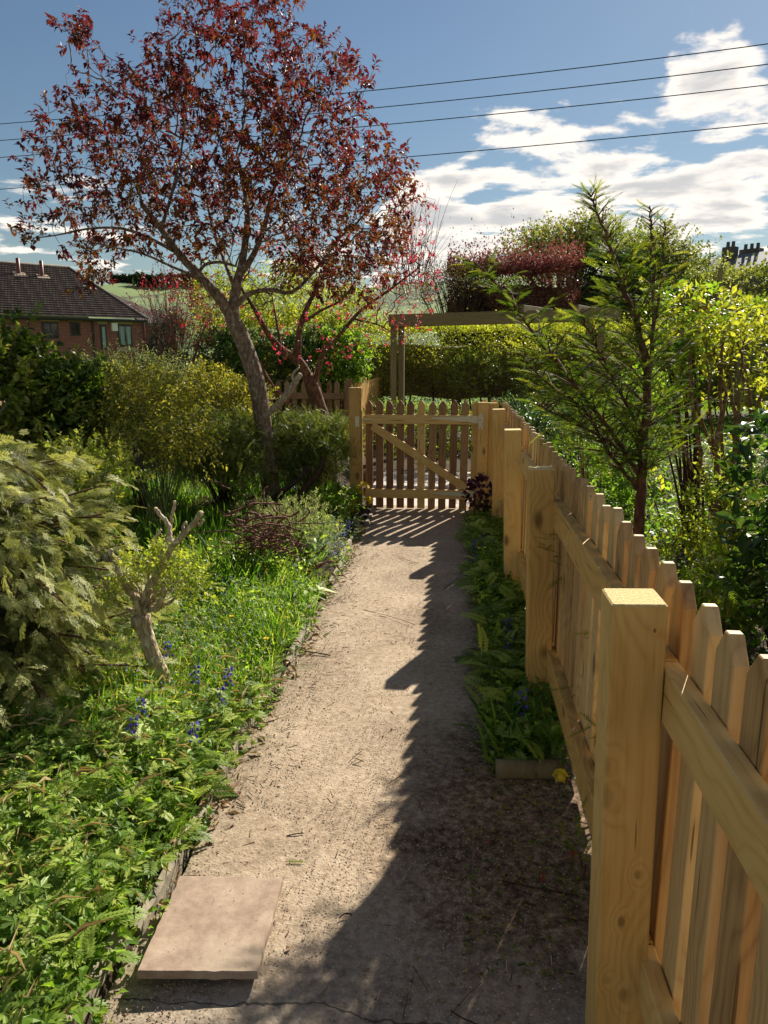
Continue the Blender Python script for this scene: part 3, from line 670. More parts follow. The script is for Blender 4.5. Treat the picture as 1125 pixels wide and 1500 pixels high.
# ------------------------------------------------------------ garden gate
gate = thing('garden_gate', 'timber picket gate with a diagonal brace closing the end of the path', 'gate', (-.33, 7.13, 0))
gs = [picket_mesh('picket', w_, .02, 1.055, .014, M['gatewood']) for w_ in (.070, .074)]
tones = [0, 1, 0, 1, 0, 1, 0, 1, 0, 1, 0]
for k in range(11):
    x = -.835 + .1025 * k; loc = (x, 7.168 + rng.uniform(-.002, .002), .012 + rng.uniform(-.012, .008)); rot = (0, R(rng.uniform(-.4, .4)), R(rng.uniform(-3, 3)))
    if k < 2: o = gs[k]; o.parent = gate; o.location = Vector(loc) - gate.location; o.rotation_euler = rot
    else: o = add_copy('picket', gs[k % 2], loc, rot, gate)
    if k in (5, 10): 
        o.data = o.data.copy(); o.data.materials[0] = M['wood']
beam('rail', (-.872, 7.138, .888), (.205, 7.138, .888), .038, .088, M['wood'], gate, side=(0, 1, 0))
beam('rail', (-.872, 7.138, .160), (.205, 7.138, .160), .038, .088, M['wood'], gate, side=(0, 1, 0))
beam('brace', (-.800, 7.136, .825), (.120, 7.136, .222), .036, .078, M['wood'], gate, side=(0, 1, 0))
def strap(z_):
    V = [(.212, 7.113, z_ + .040), (.212, 7.113, z_ - .030), (-.225, 7.113, z_ + .012), (-.225, 7.113, z_ + .022)]
    V += [(x, y - .004, zz_) for x, y, zz_ in V]
    o = raw('strap_hinge', V, [[0, 1, 2, 3], [7, 6, 5, 4], [0, 4, 5, 1], [1, 5, 6, 2], [2, 6, 7, 3], [3, 7, 4, 0]], m=M['steel'], origin=(.212, 7.113, z_)); fix(o, gate)
    if z_ > .5:
        V, Fx = lathe_box(.046, .006, .145, .002); p = raw('hinge_plate', V, Fx, m=M['steel']); p.parent = o; p.location = (.032, -.022, -.085)
        p2 = raw('knuckle', *lathe_box(.014, .014, .08, .004), m=M['steel']); p2.parent = o; p2.location = (.004, -.012, -.045)
        for k in range(4):
            s_ = raw('screw', *lathe_box(.008, .003, .008, .002), m=M['steeldark']); s_.parent = o; s_.location = (.032 + (.008 if k % 2 else -.008), -.0265, -.075 + .038 * k)
strap(.888); strap(.160)
la = thing('latch_post', 'tall square gate post with a latch plate left of the gate', 'post', (-.955, 7.10, 0))
post(-.955, 7.10, 1.19, .120, .09, la)
o = raw('latch_plate', *lathe_box(.04, .006, .10, .002), m=M['steel']); o.parent = la; o.location = (.018, -.05, .82)
lt = raw('latch', *lathe_box(.016, .016, .13, .004), m=M['steel']); fix(lt, gate); lt.rotation_euler = (0, R(90), 0); lt.location = (-.60, -.030, .885)
k_ = raw('latch_knob', *lathe_box(.022, .02, .035, .006), m=M['steel']); k_.parent = lt; k_.location = (0, -.015, .02)

# rear fences beyond the latch post
def small_fence(name, label, p0, p1, n, hgt, pw, side_y, mk='rearwood', rails=(.90, .25), posts=2, postm='rearwood'):
    p0 = np.array(p0, float); p1 = np.array(p1, float); d = p1 - p0; L = np.linalg.norm(d); d /= L; nn = np.array([-d[1], d[0], 0]) * side_y
    root = thing(name, label, 'fence', (p0 + p1) / 2); ang = math.atan2(d[1], d[0])
    src = picket_mesh('picket', pw, .02, hgt, .014, M[mk])
    for k in range(n):
        q = p0 + d * L * (k + .5) / n
        if k == 0: o = src; o.parent = root; o.location = Vector(q) - root.location; o.rotation_euler = (0, 0, ang)
        else: o = add_copy('picket', src, q, (0, R(rng.uniform(-.8, .8)), ang + R(rng.uniform(-2, 2))), root)
    for z_ in rails:
        beam('rail', p0 + nn * .032 + [0, 0, z_], p1 + nn * .032 + [0, 0, z_], .038, .09, M[mk], root, side=tuple(nn))
    for k in range(posts):
        q = p0 + (p1 - p0) * (k / (posts - 1)) + nn * .10; post(q[0], q[1], hgt + .03, .09, .09, root, postm, ang)
    return root
small_fence('rear_fence', 'brown picket fence behind the leaning tree, left of the gate', (-4.6, 10.9, 0), (-1.55, 10.9, 0), 24, 1.12, .075, -1, posts=3)
small_fence('side_fence', 'pale picket fence running away beyond the latch post', (-1.50, 11.0, 0), (-1.42, 14.2, 0), 24, 1.08, .075, 1, 'wood', posts=3, postm='wood')
small_fence('boundary_fence', 'weathered picket fence half hidden behind the laurel at the left', (-4.55, 3.6, 0), (-4.55, 9.6, 0), 44, 1.35, .085, -1, 'rearwood', (1.0, .3), 4)
# ------------------------------------------------------------ brick house, far left
hs = thing('brick_house', 'red brick house with a dark tiled roof behind the shrubs at far left', 'house', at(60, 500, 37) * [1, 1, 0])
E1 = at(216, 469, 41.0); E0 = at(-160, 452, 32.5); E0[2] = E1[2]; R1 = at(100, 393, 44.0); R0 = R1 + (E0 - E1) * 1.0
fd = E1 - E0; fd[2] = 0; LW = np.linalg.norm(fd); fx = fd / LW; fn = np.array([fx[1], -fx[0], 0])  # outward (towards camera)
ang = math.atan2(fx[1], fx[0])
def hpt(u, out, z_):  # u metres left of the right-hand corner
    p = E1 - fx * u + fn * (out - .35); return np.array([p[0], p[1], z_])
WM = {}
def hbox(name, u0, u1, z0, z1, o0, o1, m, parent=hs, label=None):
    """box on the facade: u to the left, z up, o outwards"""
    V = np.array([(0, 0, 0), (u1 - u0, 0, 0), (u1 - u0, z1 - z0, 0), (0, z1 - z0, 0), (0, 0, o1 - o0), (u1 - u0, 0, o1 - o0), (u1 - u0, z1 - z0, o1 - o0), (0, z1 - z0, o1 - o0)], float)
    Fx = [[3, 2, 1, 0], [4, 5, 6, 7], [0, 1, 5, 4], [1, 2, 6, 5], [2, 3, 7, 6], [3, 0, 4, 7]]
    o = raw(name, V, Fx, m=M[m]); p = hpt(u1, o0, z0)
    Mx = Matrix((Vector((*fx[:2], 0)), Vector((0, 0, 1)), Vector(tuple(fn)))).transposed().to_4x4(); Mx.translation = Vector(tuple(p))
    WM[o.name] = Mx.copy(); root_w = Vector(hs.location)
    if parent is hs: o.parent = hs; Mx.translation -= root_w; o.matrix_basis = Mx
    else:
        o.parent = parent; o.matrix_basis = WM[parent.name].inverted() @ Mx
    if label: o['label'] = label
    return o
ze = E1[2] - .12
hbox('wall', 0, LW, -3.2, ze, -6.5, 0, 'brick')
# tiled roof: stepped courses with rolled columns
rows_, cols_ = 24, 150
V = []; Rn = []
up = (R1 - E1); 
for r_ in range(rows_):
    for s_ in (0, 1):
        tt = (r_ + s_ * .98) / rows_
        for c_ in range(cols_ + 1):
            u = c_ / cols_; a = E1 + (E0 - E1) * u + up * tt; lift = (.075 * (1 - s_)) + .03 * (c_ % 2)
            V.append((a[0], a[1], a[2] + lift))
Q = []; 
for r_ in range(rows_):
    b = r_ * 2 * (cols_ + 1)
    for c_ in range(cols_):
        Q.append([b + c_, b + c_ + 1, b + cols_ + 1 + c_ + 1, b + cols_ + 1 + c_]); Rn.append(((c_ * 7 + r_ * 13) % 11) / 11)
        if r_ > 0:
            q = b - (cols_ + 1); Q.append([q + c_, q + c_ + 1, b + c_ + 1, b + c_]); Rn.append(.1)
rf = raw('roof', V, Q, rnd=Rn, m=M['tile'], origin=hs.location); rf.parent = hs; rf.location = (0, 0, 0); rf['kind'] = 'stuff'
bk = raw('back_roof', [R1 + [0, 0, .03], R0 + [0, 0, .03], R0 - fn * 5.5 + [0, 0, -3.2], R1 - fn * 5.5 + fx * 3 + [0, 0, -3.2]], [[0, 1, 2, 3]], m=M['slate'], origin=hs.location); bk.parent = hs; bk.location = (0, 0, 0)
fix(tubeobj('ridge_tiles', [([R0 + [0, 0, .06], R1 + [0, 0, .06]], [.10, .10])], M['tiletrim']), hs)
fix(tubeobj('verge', [([E1 + [0, 0, .08], R1 + [0, 0, .08]], [.055, .055])], M['tiletrim']), hs)
q0 = E1 + (E0 - E1) * .16; q1 = R1 + (E0 - E1) * .02; 
fix(tubeobj('gutter', [([E1 + fn * .02 - [0, 0, .06], E0 + fn * .02 - [0, 0, .06]], [.075, .075])], M['gutter']), hs)
# lower set-back wing at the right end
W0 = hpt(-.1, -.8, 0)
hbox('wing_wall', -2.2, -.02, -3.2, ze - .1, -6, -.9, 'brick')
wr = [hpt(-.0, -.6, ze + .02), hpt(-2.5, -.6, ze + .02), hpt(1.0, -3.2, ze + 1.9)]
o = raw('wing_roof', wr + [p - np.array([0, 0, .12]) for p in wr], [[0, 2, 1], [3, 4, 5], [0, 1, 4], [0, 4, 3], [1, 2, 5], [1, 5, 4]], m=M['tile'], rnd=[.3] * 6, origin=hs.location); o.parent = hs; o.location = (0, 0, 0)
# facade openings; u from pixel columns
def u_of(px, z_=None):
    # intersect the camera ray with the facade plane
    r = ray(px, 500); c = np.array([0, 0, CAMH]); p0 = hpt(0, 0, 0); k = np.dot(p0 - c, fn) / np.dot(r, fn); p = c + r * k
    return np.dot(E1[:2] - p[:2], fx[:2])
def z_of(px, py):
    r = ray(px, py); c = np.array([0, 0, CAMH]); p0 = hpt(0, 0, 0); k = np.dot(p0 - c, fn) / np.dot(r, fn); return (c + r * k)[2]
def window(x0, x1, yt, yb, kind='glass', mull=0, sill=True, lintel=True):
    u0, u1 = sorted((u_of(x0), u_of(x1))); z0 = z_of((x0 + x1) / 2, yb); z1 = z_of((x0 + x1) / 2, yt)
    o = hbox('window', u0, u1, z0, z1, -.05, .015, 'frame')
    n_ = mull + 1; wd = (u1 - u0 - .10) / n_
    for k in range(n_):
        a = u0 + .06 + k * wd; hbox('pane', a, a + wd - .06, z0 + .08, z1 - .08, .012, .022, kind, o)
        if kind == 'glass': hbox('curtain', a + wd * .1, a + wd * .62, z0 + .1, z1 - .1, .0225, .027, 'curtain', o)
    if sill: hbox('sill', u0 - .12, u1 + .12, z0 - .30, z0 - .06, .0, .10, 'lintel', o)
    if lintel: hbox('lintel', u0 - .08, u1 + .08, z1 + .06, z1 + .20, .0, .03, 'lintel', o)
    return o
window(63, 87, 472, 496, 'darkglass', 1, False); window(104, 119, 472, 492, 'darkglass', 0, False)
window(147, 157, 476, 512, 'glass', 0, False); window(173, 194, 476, 507, 'glass', 1)
u0 = -1.75; o = hbox('window', u0, u0 + .85, z_of(200, 506), z_of(200, 480), -.85, -.80 + .03, 'frame')
hbox('pane', u0 + .08, u0 + .40, z_of(200, 504), z_of(200, 482), -.775, -.76, 'darkglass', o); hbox('pane', u0 + .46, u0 + .77, z_of(200, 504), z_of(200, 482), -.775, -.76, 'darkglass', o)
hbox('sill', u0 - .1, u0 + .95, z_of(200, 512), z_of(200, 507), -.80, -.70, 'lintel', o)
hbox('meter_box', u_of(172), u_of(164), z_of(168, 485), z_of(168, 473), 0, .22, 'whiteplastic')
for u in (u_of(137), .12): fix(tubeobj('downpipe', [([hpt(u, .07, ze), hpt(u, .07, -3)], [.055, .055])], M['redpipe' if u < 1 else 'gutter']), hs)
for (px, tt) in ((27, .80), (62, .78), (131, .60)):
    u = {27: .40, 62: .30, 131: .135}[px]; a = E1 + (E0 - E1) * u + up * tt
    # move along the row to the wanted column
    best = min(((abs(_pj[0] - px), uu) for uu in np.linspace(0, 1, 200) for _pj in [((lambda d: (562.5 + F_PX * d.dot(_RT) / d.dot(_FW),))(E1 + (E0 - E1) * uu + up * tt - np.array([0, 0, CAMH])))]))
    a = E1 + (E0 - E1) * best[1] + up * tt
    o = tubeobj('vent_pipe', [([a - [0, 0, .1], a + [0, 0, .85]], [.10, .10])], M['redpipe'], hs)
    fl = raw('flashing', [(-.35, -.25, -.12), (.35, -.25, -.12), (.3, .2, .12), (-.3, .2, .12), (-.35, -.25, -.16), (.35, -.25, -.16), (.3, .2, .08), (-.3, .2, .08)], [[0, 1, 2, 3], [7, 6, 5, 4], [0, 4, 5, 1], [1, 5, 6, 2], [2, 6, 7, 3], [3, 7, 4, 0]], m=M['lintel'])
    fl.parent = o; fl.location = Vector(tuple(a + fn * .12)) - hs.location - Vector(o.location); fl.rotation_euler = (0, 0, ang)

# distant stone house, upper right: ridge and chimney stacks
d0 = at(1070, 372, 75)
dh = thing('distant_house', 'dark stone house with chimney stacks on the skyline at upper right', 'house', d0 * [1, 1, 0])
a, b = at(985, 379, 75), at(1180, 352, 66)
def wbox(name, c, sx, sy, z0, z1, m, root, rz=0.0):
    o = raw(name, *lathe_box(sx, sy, z1 - z0, .02), m=M[m]); o.location = Vector((c[0], c[1], z0)) - root.location; o.rotation_euler = (0, 0, rz); o.parent = root; return o
dd = b - a; an = math.atan2(dd[1], dd[0]); mid_ = (a + b) / 2; Ld = np.linalg.norm(dd[:2])
wbox('wall', mid_ + [0, 3, 0], Ld, 6, 0, min(a[2], b[2]) - 1.6, 'darkstone', dh, an)
nn = np.array([-math.sin(an), math.cos(an), 0])
V = [a, b, a - nn * 3.4 - [0, 0, 2.0], b - nn * 3.4 - [0, 0, 2.0], a + nn * 3.4 - [0, 0, 2.0], b + nn * 3.4 - [0, 0, 2.0]]
V = [p + nn * 3 for p in V]
o = raw('roof', V, [np.array([[2, 3, 1, 0], [0, 1, 5, 4], [4, 5, 3, 2]]), np.array([[0, 4, 2], [1, 3, 5]])], m=M['slate'], origin=dh.location); o.parent = dh; o.location = (0, 0, 0)
for (x0, x1, yt, pots) in ((1042, 1059, 359, 2), (1068, 1096, 362, 3)):
    c = at((x0 + x1) / 2, yt, 72); wd = (x1 - x0) / F_PX * 73
    st = wbox('chimney', c + nn * 2.2, wd, .8, c[2] - 2.2, c[2], 'darkstone', dh, an)
    for k in range(pots):
        pt_ = raw('chimney_pot', *tubes([([(0, 0, 0), (0, 0, .22), (0, 0, .40), (0, 0, .46)], [.17, .15, .14, .17])], 8), m=M['darkstone'], smooth=True); pt_.parent = st; pt_.location = ((k - (pots - 1) / 2) * wd / (pots + .3), 0, 2.2)

# overhead wires
for k, (yl, yc, yr, lab) in enumerate([(183, 131, 62, 'topmost of the four overhead wires crossing the sky'), (207, 157, 93, 'second overhead wire from the top, just under the topmost'),
                                       (232, 183, 125, 'third overhead wire from the top'), (278, 233, 183, 'lowest of the four overhead wires, apart from the rest')]):
    A = at(-120, yl + 8, 37); B = at(560, yc, 31); C_ = at(1250, yr - 16, 27)
    t_ = np.linspace(0, 1, 24)[:, None]; pts = A * (1 - t_) * (1 - 2 * t_) + 4 * B * t_ * (1 - t_) + C_ * t_ * (2 * t_ - 1)
    tag(tubeobj('overhead_wire', [(pts, np.full(24, .016))], M['pine_wire']), lab, 'wire', 'overhead wires across the sky')

# ------------------------------------------------------------ pergola beyond the gate
pg = thing('pergola', 'weathered timber pergola frame standing in front of the clipped hedge', 'pergola', (.6, 11, 0))
def plank(name, a, b, sx, sy, side=(0, 1, 0)): return beam(name, a, b, sx, sy, M['oldwood'], pg, side=side)
xa = at(582, 500, 11)[0]; xb = at(874, 500, 11)[0]; zt = at(700, 459, 11)[2]
for x in (xa - .055, xa + .055, xb - .11, xb + .07): plank('post', (x, 11.0 + (.07 if x in (xa + .055, xb + .07) else 0), 0), (x, 11.0 + (.07 if x in (xa + .055, xb + .07) else 0), zt - (.01 if x < 1 else .02)), .09, .085)
b0 = at(628, 477, 10.93); b1 = at(908, 468, 10.93)
plank('beam', (xa - .12, 10.915, zt - .10), (b1[0], 10.915, zt + .0 - .02), .05, .17)
plank('beam', (xa - .12, 11.13, zt - .10), (b1[0], 11.13, zt - .02), .05, .17)
for x in (b1[0] - .38, b1[0] - 1.12): plank('rafter', (x - .25, 10.72, zt + .045), (x + .35, 12.4, zt + .085), .10, .045, (0, 0, 1))

# ------------------------------------------------------------ shrub builder
def clumps(blobs, n, shell=(.62, 1.0)):
    """points and outward directions spread over a union of ellipsoids"""
    vol = np.array([b[1][0] * b[1][1] * b[1][2] for b in blobs]) ** .7; k = rng.choice(len(blobs), n, p=vol / vol.sum())
    C = np.array([b[0] for b in blobs], float)[k]; Rr = np.array([b[1] for b in blobs], float)[k]
    d = rdir(n, .25); s_ = rng.uniform(*shell, (n, 1)); return C + d * Rr * s_, nrm(d / Rr), C
def sprigs(P, Dv, T, per=6, L=.12, size=.04, upw=.3, spread=.9, sv=.3, clump_r=0.0, k=1, droop=0.0, rb=None):
    """k sprigs at each clump point, each carrying `per` leaves alternately"""
    n = len(P) * k; P = np.repeat(P, k, 0) + rng.normal(0, 1, (n, 3)) * clump_r; Dv = np.repeat(Dv, k, 0)
    rcl = np.repeat(rng.random(len(P) // k) if rb is None else rb, k)
    d = nrm(Dv + rng.normal(0, .45, (n, 3)) + np.array([0, 0, upw])); side = nrm(np.cross(d, rdir(n)))
    out = []; Pp = np.repeat(P, per, 0); dd_ = np.repeat(d, per, 0); ss = np.repeat(side, per, 0)
    ii = np.tile(np.arange(per), n); tt = (ii + .5 + rng.uniform(-.3, .3, n * per)) / per; sg = np.where(ii % 2 == 0, 1, -1)[:, None]
    pos = Pp + dd_ * (tt * L)[:, None]; f = nrm(dd_ * .75 + ss * sg * spread + rng.normal(0, .25, pos.shape) - np.array([0, 0, droop]))
    u = nrm(np.array([0, 0, 1.]) + rng.normal(0, .45, pos.shape)); sc = size * rng.uniform(1 - sv, 1 + sv, n * per)
    rr = np.clip(np.repeat(rcl, per) * .55 + rng.random(n * per) * .45, 0, 1)
    leaf = place(T, pos, f, u, sc, rr); st = place(T_stick(.012), P, d, rdir(n), L, rng.random(n)); return leaf, st
def shrub(name, label, catg, base, blobs, T, m, n=200, per=6, k=3, L=.12, size=.04, stem='darkbark', nst=14, str_=.008, group=None, upw=.3, shell=(.5, 1.0), clump_r=.06, spread=.9, droop=0.0, twig=True, leafname='foliage', extra=None):
    base = np.asarray(base, float); base[2] = float(gh(base[0], base[1])) if base[2] == 0 else base[2]
    root = thing(name, label, catg, base, group); P, Dv, C = clumps(blobs, n, shell)
    keep = P[:, 2] > base[2] + .01; P, Dv = P[keep], Dv[keep]
    lf, st = sprigs(P, Dv, T, per, L, size, upw, spread, clump_r=clump_r, k=k, droop=droop)
    leafobj(leafname, [lf], M[m], root)
    ch = []
    idx = rng.choice(len(P), min(nst, len(P)), replace=False)
    for i_ in idx:
        p = P[i_]; b = base + [rng.normal(0, .04), rng.normal(0, .04), -.02]; mid = (b + p) / 2 + [(p[0] - b[0]) * -.15, (p[1] - b[1]) * -.15, (p[2] - b[2]) * .18] + rng.normal(0, .04, 3)
        pts = bez(b, mid, p, 9); ch.append((pts, np.linspace(str_, str_ * .3, 9)))
        for q in rng.choice(len(P), 3):
            s_ = pts[rng.integers(4, 8)]
            if np.linalg.norm(P[q] - s_) < .6: ch.append((bez(s_, (s_ + P[q]) / 2 + rng.normal(0, .03, 3), P[q], 5), np.linspace(str_ * .4, str_ * .15, 5)))
    if ch: tubeobj('branches', ch, M[stem], root)
    if twig: leafobj('twigs', [st], M[stem], root, 'stuff')
    return root
def px_blob(x, y, Y, rx, ry, rd): 
    c = at(x, y, Y); k = Y / F_PX; return (c, (rx * k, rd, ry * k))

# ------------------------------------------------------------ the purple-leaved tree
def pxl(pts): return np.array([at(x, y, Y) for x, y, Y in pts])
def pixel_attr(ells, n, Y0, dr, reject=None):
    out = []
    while len(out) < n:
        cx_, cy_, rx, ry, wt = ells[rng.choice(len(ells), p=np.array([e[4] for e in ells]) / sum(e[4] for e in ells))]
        u = rng.uniform(-1, 1, 3); r2 = (u ** 2).sum()
        if r2 > 1 or r2 < .08: continue
        p = at(cx_ + u[0] * rx, cy_ + u[1] * ry, Y0 + u[2] * dr)
        out.append(p)
    return np.array(out)
g0 = gz(398, 752); tb = np.array([g0[0], 7.0, 0.0])
L0 = smoothline(np.vstack([[tb + [0.02, 0, -.05]], pxl([(397, 715, 7), (390, 660, 7), (384, 610, 7), (377, 565, 7.0), (360, 510, 7.0), (342, 470, 7.0)])]), 4)
lim = [(L0, np.linspace(.092, .076, len(L0)), None)]
def limb(pts, r0, r1, par=True):
    p = smoothline(pxl(pts), 3); lim.append((p, np.linspace(r0, r1, len(p)), par))
limb([(340, 465, 7), (318, 432, 6.95), (290, 402, 6.9), (262, 372, 6.8), (236, 335, 6.7), (208, 300, 6.6)], .058, .018)
limb([(342, 462, 7), (345, 430, 7.05), (352, 395, 7.1), (360, 352, 7.15), (362, 305, 7.2), (352, 250, 7.25)], .052, .018)
limb([(350, 405, 7.08), (372, 372, 7.2), (388, 330, 7.3), (398, 285, 7.4), (420, 235, 7.4)], .034, .012)
limb([(344, 452, 7.02), (362, 432, 7.1), (395, 424, 7.2), (428, 428, 7.3), (462, 395, 7.35), (500, 345, 7.4)], .030, .010)
limb([(290, 402, 6.9), (300, 388, 6.8), (322, 384, 6.7), (345, 390, 6.6)], .018, .010)
limb([(262, 372, 6.8), (225, 352, 6.6), (180, 335, 6.5), (130, 335, 6.4), (80, 345, 6.3), (35, 350, 6.2)], .017, .003)
limb([(300, 410, 6.9), (255, 392, 6.7), (210, 372, 6.5), (165, 362, 6.4), (120, 352, 6.4)], .013, .004)
limb([(236, 335, 6.7), (250, 290, 6.9), (262, 240, 7.1), (270, 190, 7.2)], .020, .008)
limb([(345, 425, 7.05), (330, 385, 7.4), (310, 330, 7.8), (300, 270, 8.0)], .024, .008)
att = pixel_attr([(325, 165, 180, 155, 2.9), (170, 215, 140, 120, 1.6), (480, 270, 130, 135, 2.2), (500, 380, 100, 70, .9), (330, 300, 215, 85, 1.4), (105, 45, 32, 35, .10), (290, 20, 22, 40, .06), (510, 110, 60, 35, .12), (150, 330, 125, 55, .45), (335, 20, 110, 60, .6), (560, 300, 60, 110, .5), (130, 400, 45, 25, .10), (450, 110, 95, 75, .5), (60, 250, 50, 50, .12), (30, 340, 25, 15, .05)], 2700, 7.1, 1.25)
nodes, par, Rm = grow(lim, att, step=.075, kill=.115, infl=1.1, iters=90, wob=.22)
chains, rad, nch = skeleton(nodes, par, Rm, tip=.0021, e=2.25)
tree = thing('purple_leaved_tree', 'leaning tree with bare grey trunk and a wide crown of purple leaves', 'tree', tb)
fx_ = [c for c in chains if c[1].max() > .045]; rest = [c for c in chains if c[1].max() <= .045]
V, Fx = tubes(fx_, 14); dn = rng.normal(0, .0022, V.shape); tubeo = raw('trunk', V + dn, Fx, smooth=True, m=M['bark'], origin=tb); fix(tubeo, tree)
tubeobj('branches', rest, M['bark'], tree)
# lichen-grey stub of a sawn side limb and a small scar
st_ = smoothline(pxl([(386, 612, 6.97), (402, 598, 6.9), (418, 580, 6.85), (432, 560, 6.8), (440, 548, 6.8)]), 3)
tubeobj('sawn_stub', [(st_, np.linspace(.034, .026, len(st_))), (smoothline(pxl([(432, 562, 6.8), (428, 550, 6.8), (436, 540, 6.78)]), 2), [.016, .014, .013, .012, .011])], M['palebark'], tree, jitter=.002)
tipi = np.where((rad < .0042) & (np.arange(len(rad)) >= len(Rm)))[0]
pn = nodes[tipi]; dn_ = nrm(nodes[tipi] - nodes[par[tipi]])
endn = nch[tipi] == 0
kk = np.where(endn, 2, 1)
# uneven density: bare twigs on the outer left, thick in the middle
ldens = np.clip(.62 + .50 * np.sin(pn[:, 0] * 4.1 + pn[:, 2] * 2.7) * np.sin(pn[:, 2] * 3.9 + 1), .10, 1); ldens[(pn[:, 0] < -3.7) & (pn[:, 2] < 2.6)] *= .45
kp = rng.random(len(pn)) < ldens
lf1, s1 = sprigs(pn[kp], dn_[kp], T_leaf(.27, .25, .12), per=6, L=.085, size=.050, upw=.15, spread=.8, k=1, clump_r=.035, droop=.15, rb=np.clip(1.0 - (pn[kp][:, 2] - 1.9) / 2.2 + rng.normal(0, .2, kp.sum()), 0, 1))
cen_ = (np.hypot(pn[:, 0] + 2.1, pn[:, 2] - 2.9) < 1.25) & (rng.random(len(pn)) < .65); lf3, s3 = sprigs(pn[cen_], dn_[cen_], T_leaf(.27, .25, .12), per=6, L=.085, size=.05, upw=.1, spread=.8, clump_r=.045, droop=.2, rb=np.clip(1.1 - (pn[cen_][:, 2] - 1.9) / 2.2 + rng.normal(0, .2, cen_.sum()), 0, 1)); ends = pn[endn]; lf2, s2 = sprigs(ends, dn_[endn], T_leaf(.22, .3, .14), per=9, L=.10, size=.066, upw=.25, spread=.8, k=1, clump_r=.015, droop=.25, rb=rng.random(endn.sum()) * .7)
leafobj('crown', [lf1, lf2, lf3], M['purple'], tree); leafobj('twigs', [s1, s2], M['bark'], tree, 'stuff')
print('tree', len(nodes), len(tipi), endn.sum())

# ------------------------------------------------------------ red-budded leaning tree behind it
lim = []; b2 = at(482, 690, 8.6); b2[2] = 0.0
p = smoothline(np.vstack([[b2 + [0, 0, -.05]], pxl([(480, 650, 8.6), (472, 612, 8.6), (462, 580, 8.6), (452, 552, 8.6)])]), 4); lim.append((p, np.linspace(.100, .075, len(p)), None))
limb([(452, 553, 8.6), (436, 528, 8.55), (412, 512, 8.5), (392, 488, 8.4), (374, 455, 8.3), (352, 420, 8.2)], .060, .014)
limb([(436, 528, 8.55), (438, 490, 8.6), (448, 455, 8.7), (468, 415, 8.8), (492, 375, 8.9), (520, 330, 9)], .040, .010)
limb([(458, 570, 8.6), (466, 545, 8.6), (474, 515, 8.6), (500, 488, 8.6), (528, 455, 8.7), (570, 425, 8.8), (610, 395, 8.9)], .036, .007)
limb([(448, 470, 8.65), (470, 455, 8.7), (500, 440, 8.7), (515, 420, 8.7)], .020, .008)
limb([(528, 470, 8.65), (552, 475, 8.6), (580, 490, 8.6)], .012, .005)
limb([(478, 630, 8.6), (448, 605, 8.4), (418, 590, 8.2), (395, 560, 8.0), (380, 530, 7.9)], .055, .012)
limb([(412, 512, 8.5), (405, 470, 8.6), (398, 430, 8.8)], .020, .006)
att = pixel_attr([(480, 400, 150, 90, 2), (380, 420, 90, 90, 1), (595, 400, 55, 60, 3.0), (300, 440, 90, 55, .5), (560, 470, 70, 40, .5), (600, 330, 40, 60, .35), (460, 500, 90, 50, .5)], 2100, 8.6, 1.1)
nodes, par, Rm = grow(lim, att, step=.085, kill=.13, infl=1.0, iters=70, wob=.34)
chains, rad, nch = skeleton(nodes, par, Rm, tip=.0022, e=2.3)
t2 = thing('red_budded_tree', 'leaning red-barked tree with bare twigs dotted with red blossom', 'tree', b2)
a_ = [c for c in chains if c[1].max() > .034]; r_ = [c for c in chains if c[1].max() <= .034]
V, Fx = tubes(a_, 14); o = raw('trunk', V + rng.normal(0, .002, V.shape), Fx, smooth=True, m=M['redbark'], origin=b2); fix(o, t2)
tubeobj('branches', r_, M['redbark'], t2)
tipi = np.where((nch == 0) & (np.arange(len(rad)) >= len(Rm)))[0]; allt = np.where((rad < .004) & (np.arange(len(rad)) >= len(Rm)))[0]
sel = tipi[rng.random(len(tipi)) < .30 + .5 * (nodes[tipi][:, 0] > -1.5)]
lf, s_ = sprigs(nodes[sel], nrm(nodes[sel] - nodes[par[sel]]), T_quad(.42), per=6, L=.05, size=.024, k=3, clump_r=.04)
leafobj('blossom', [lf], M['redflower'], t2)
sel = allt[rng.random(len(allt)) < .30]
lf, s_ = sprigs(nodes[sel], nrm(nodes[sel] - nodes[par[sel]]), T_quad(.3), per=4, L=.06, size=.028, clump_r=.02)
leafobj('leaves', [lf], M['redgreen'], t2)
# long bare shoots rising at the right
ch = []
for k in range(60):
    a = at(rng.uniform(560, 640), rng.uniform(380, 440), 8.7 + rng.uniform(-.4, .4)); b = a + [rng.uniform(-.1, .35), rng.uniform(-.1, .1), rng.uniform(.35, 1.0)]
    ch.append((bez(a, (a + b) / 2 + [-.06, 0, .05], b, 7), np.linspace(.004, .0015, 7)))
tubeobj('shoots', ch, M['redbark'], t2)
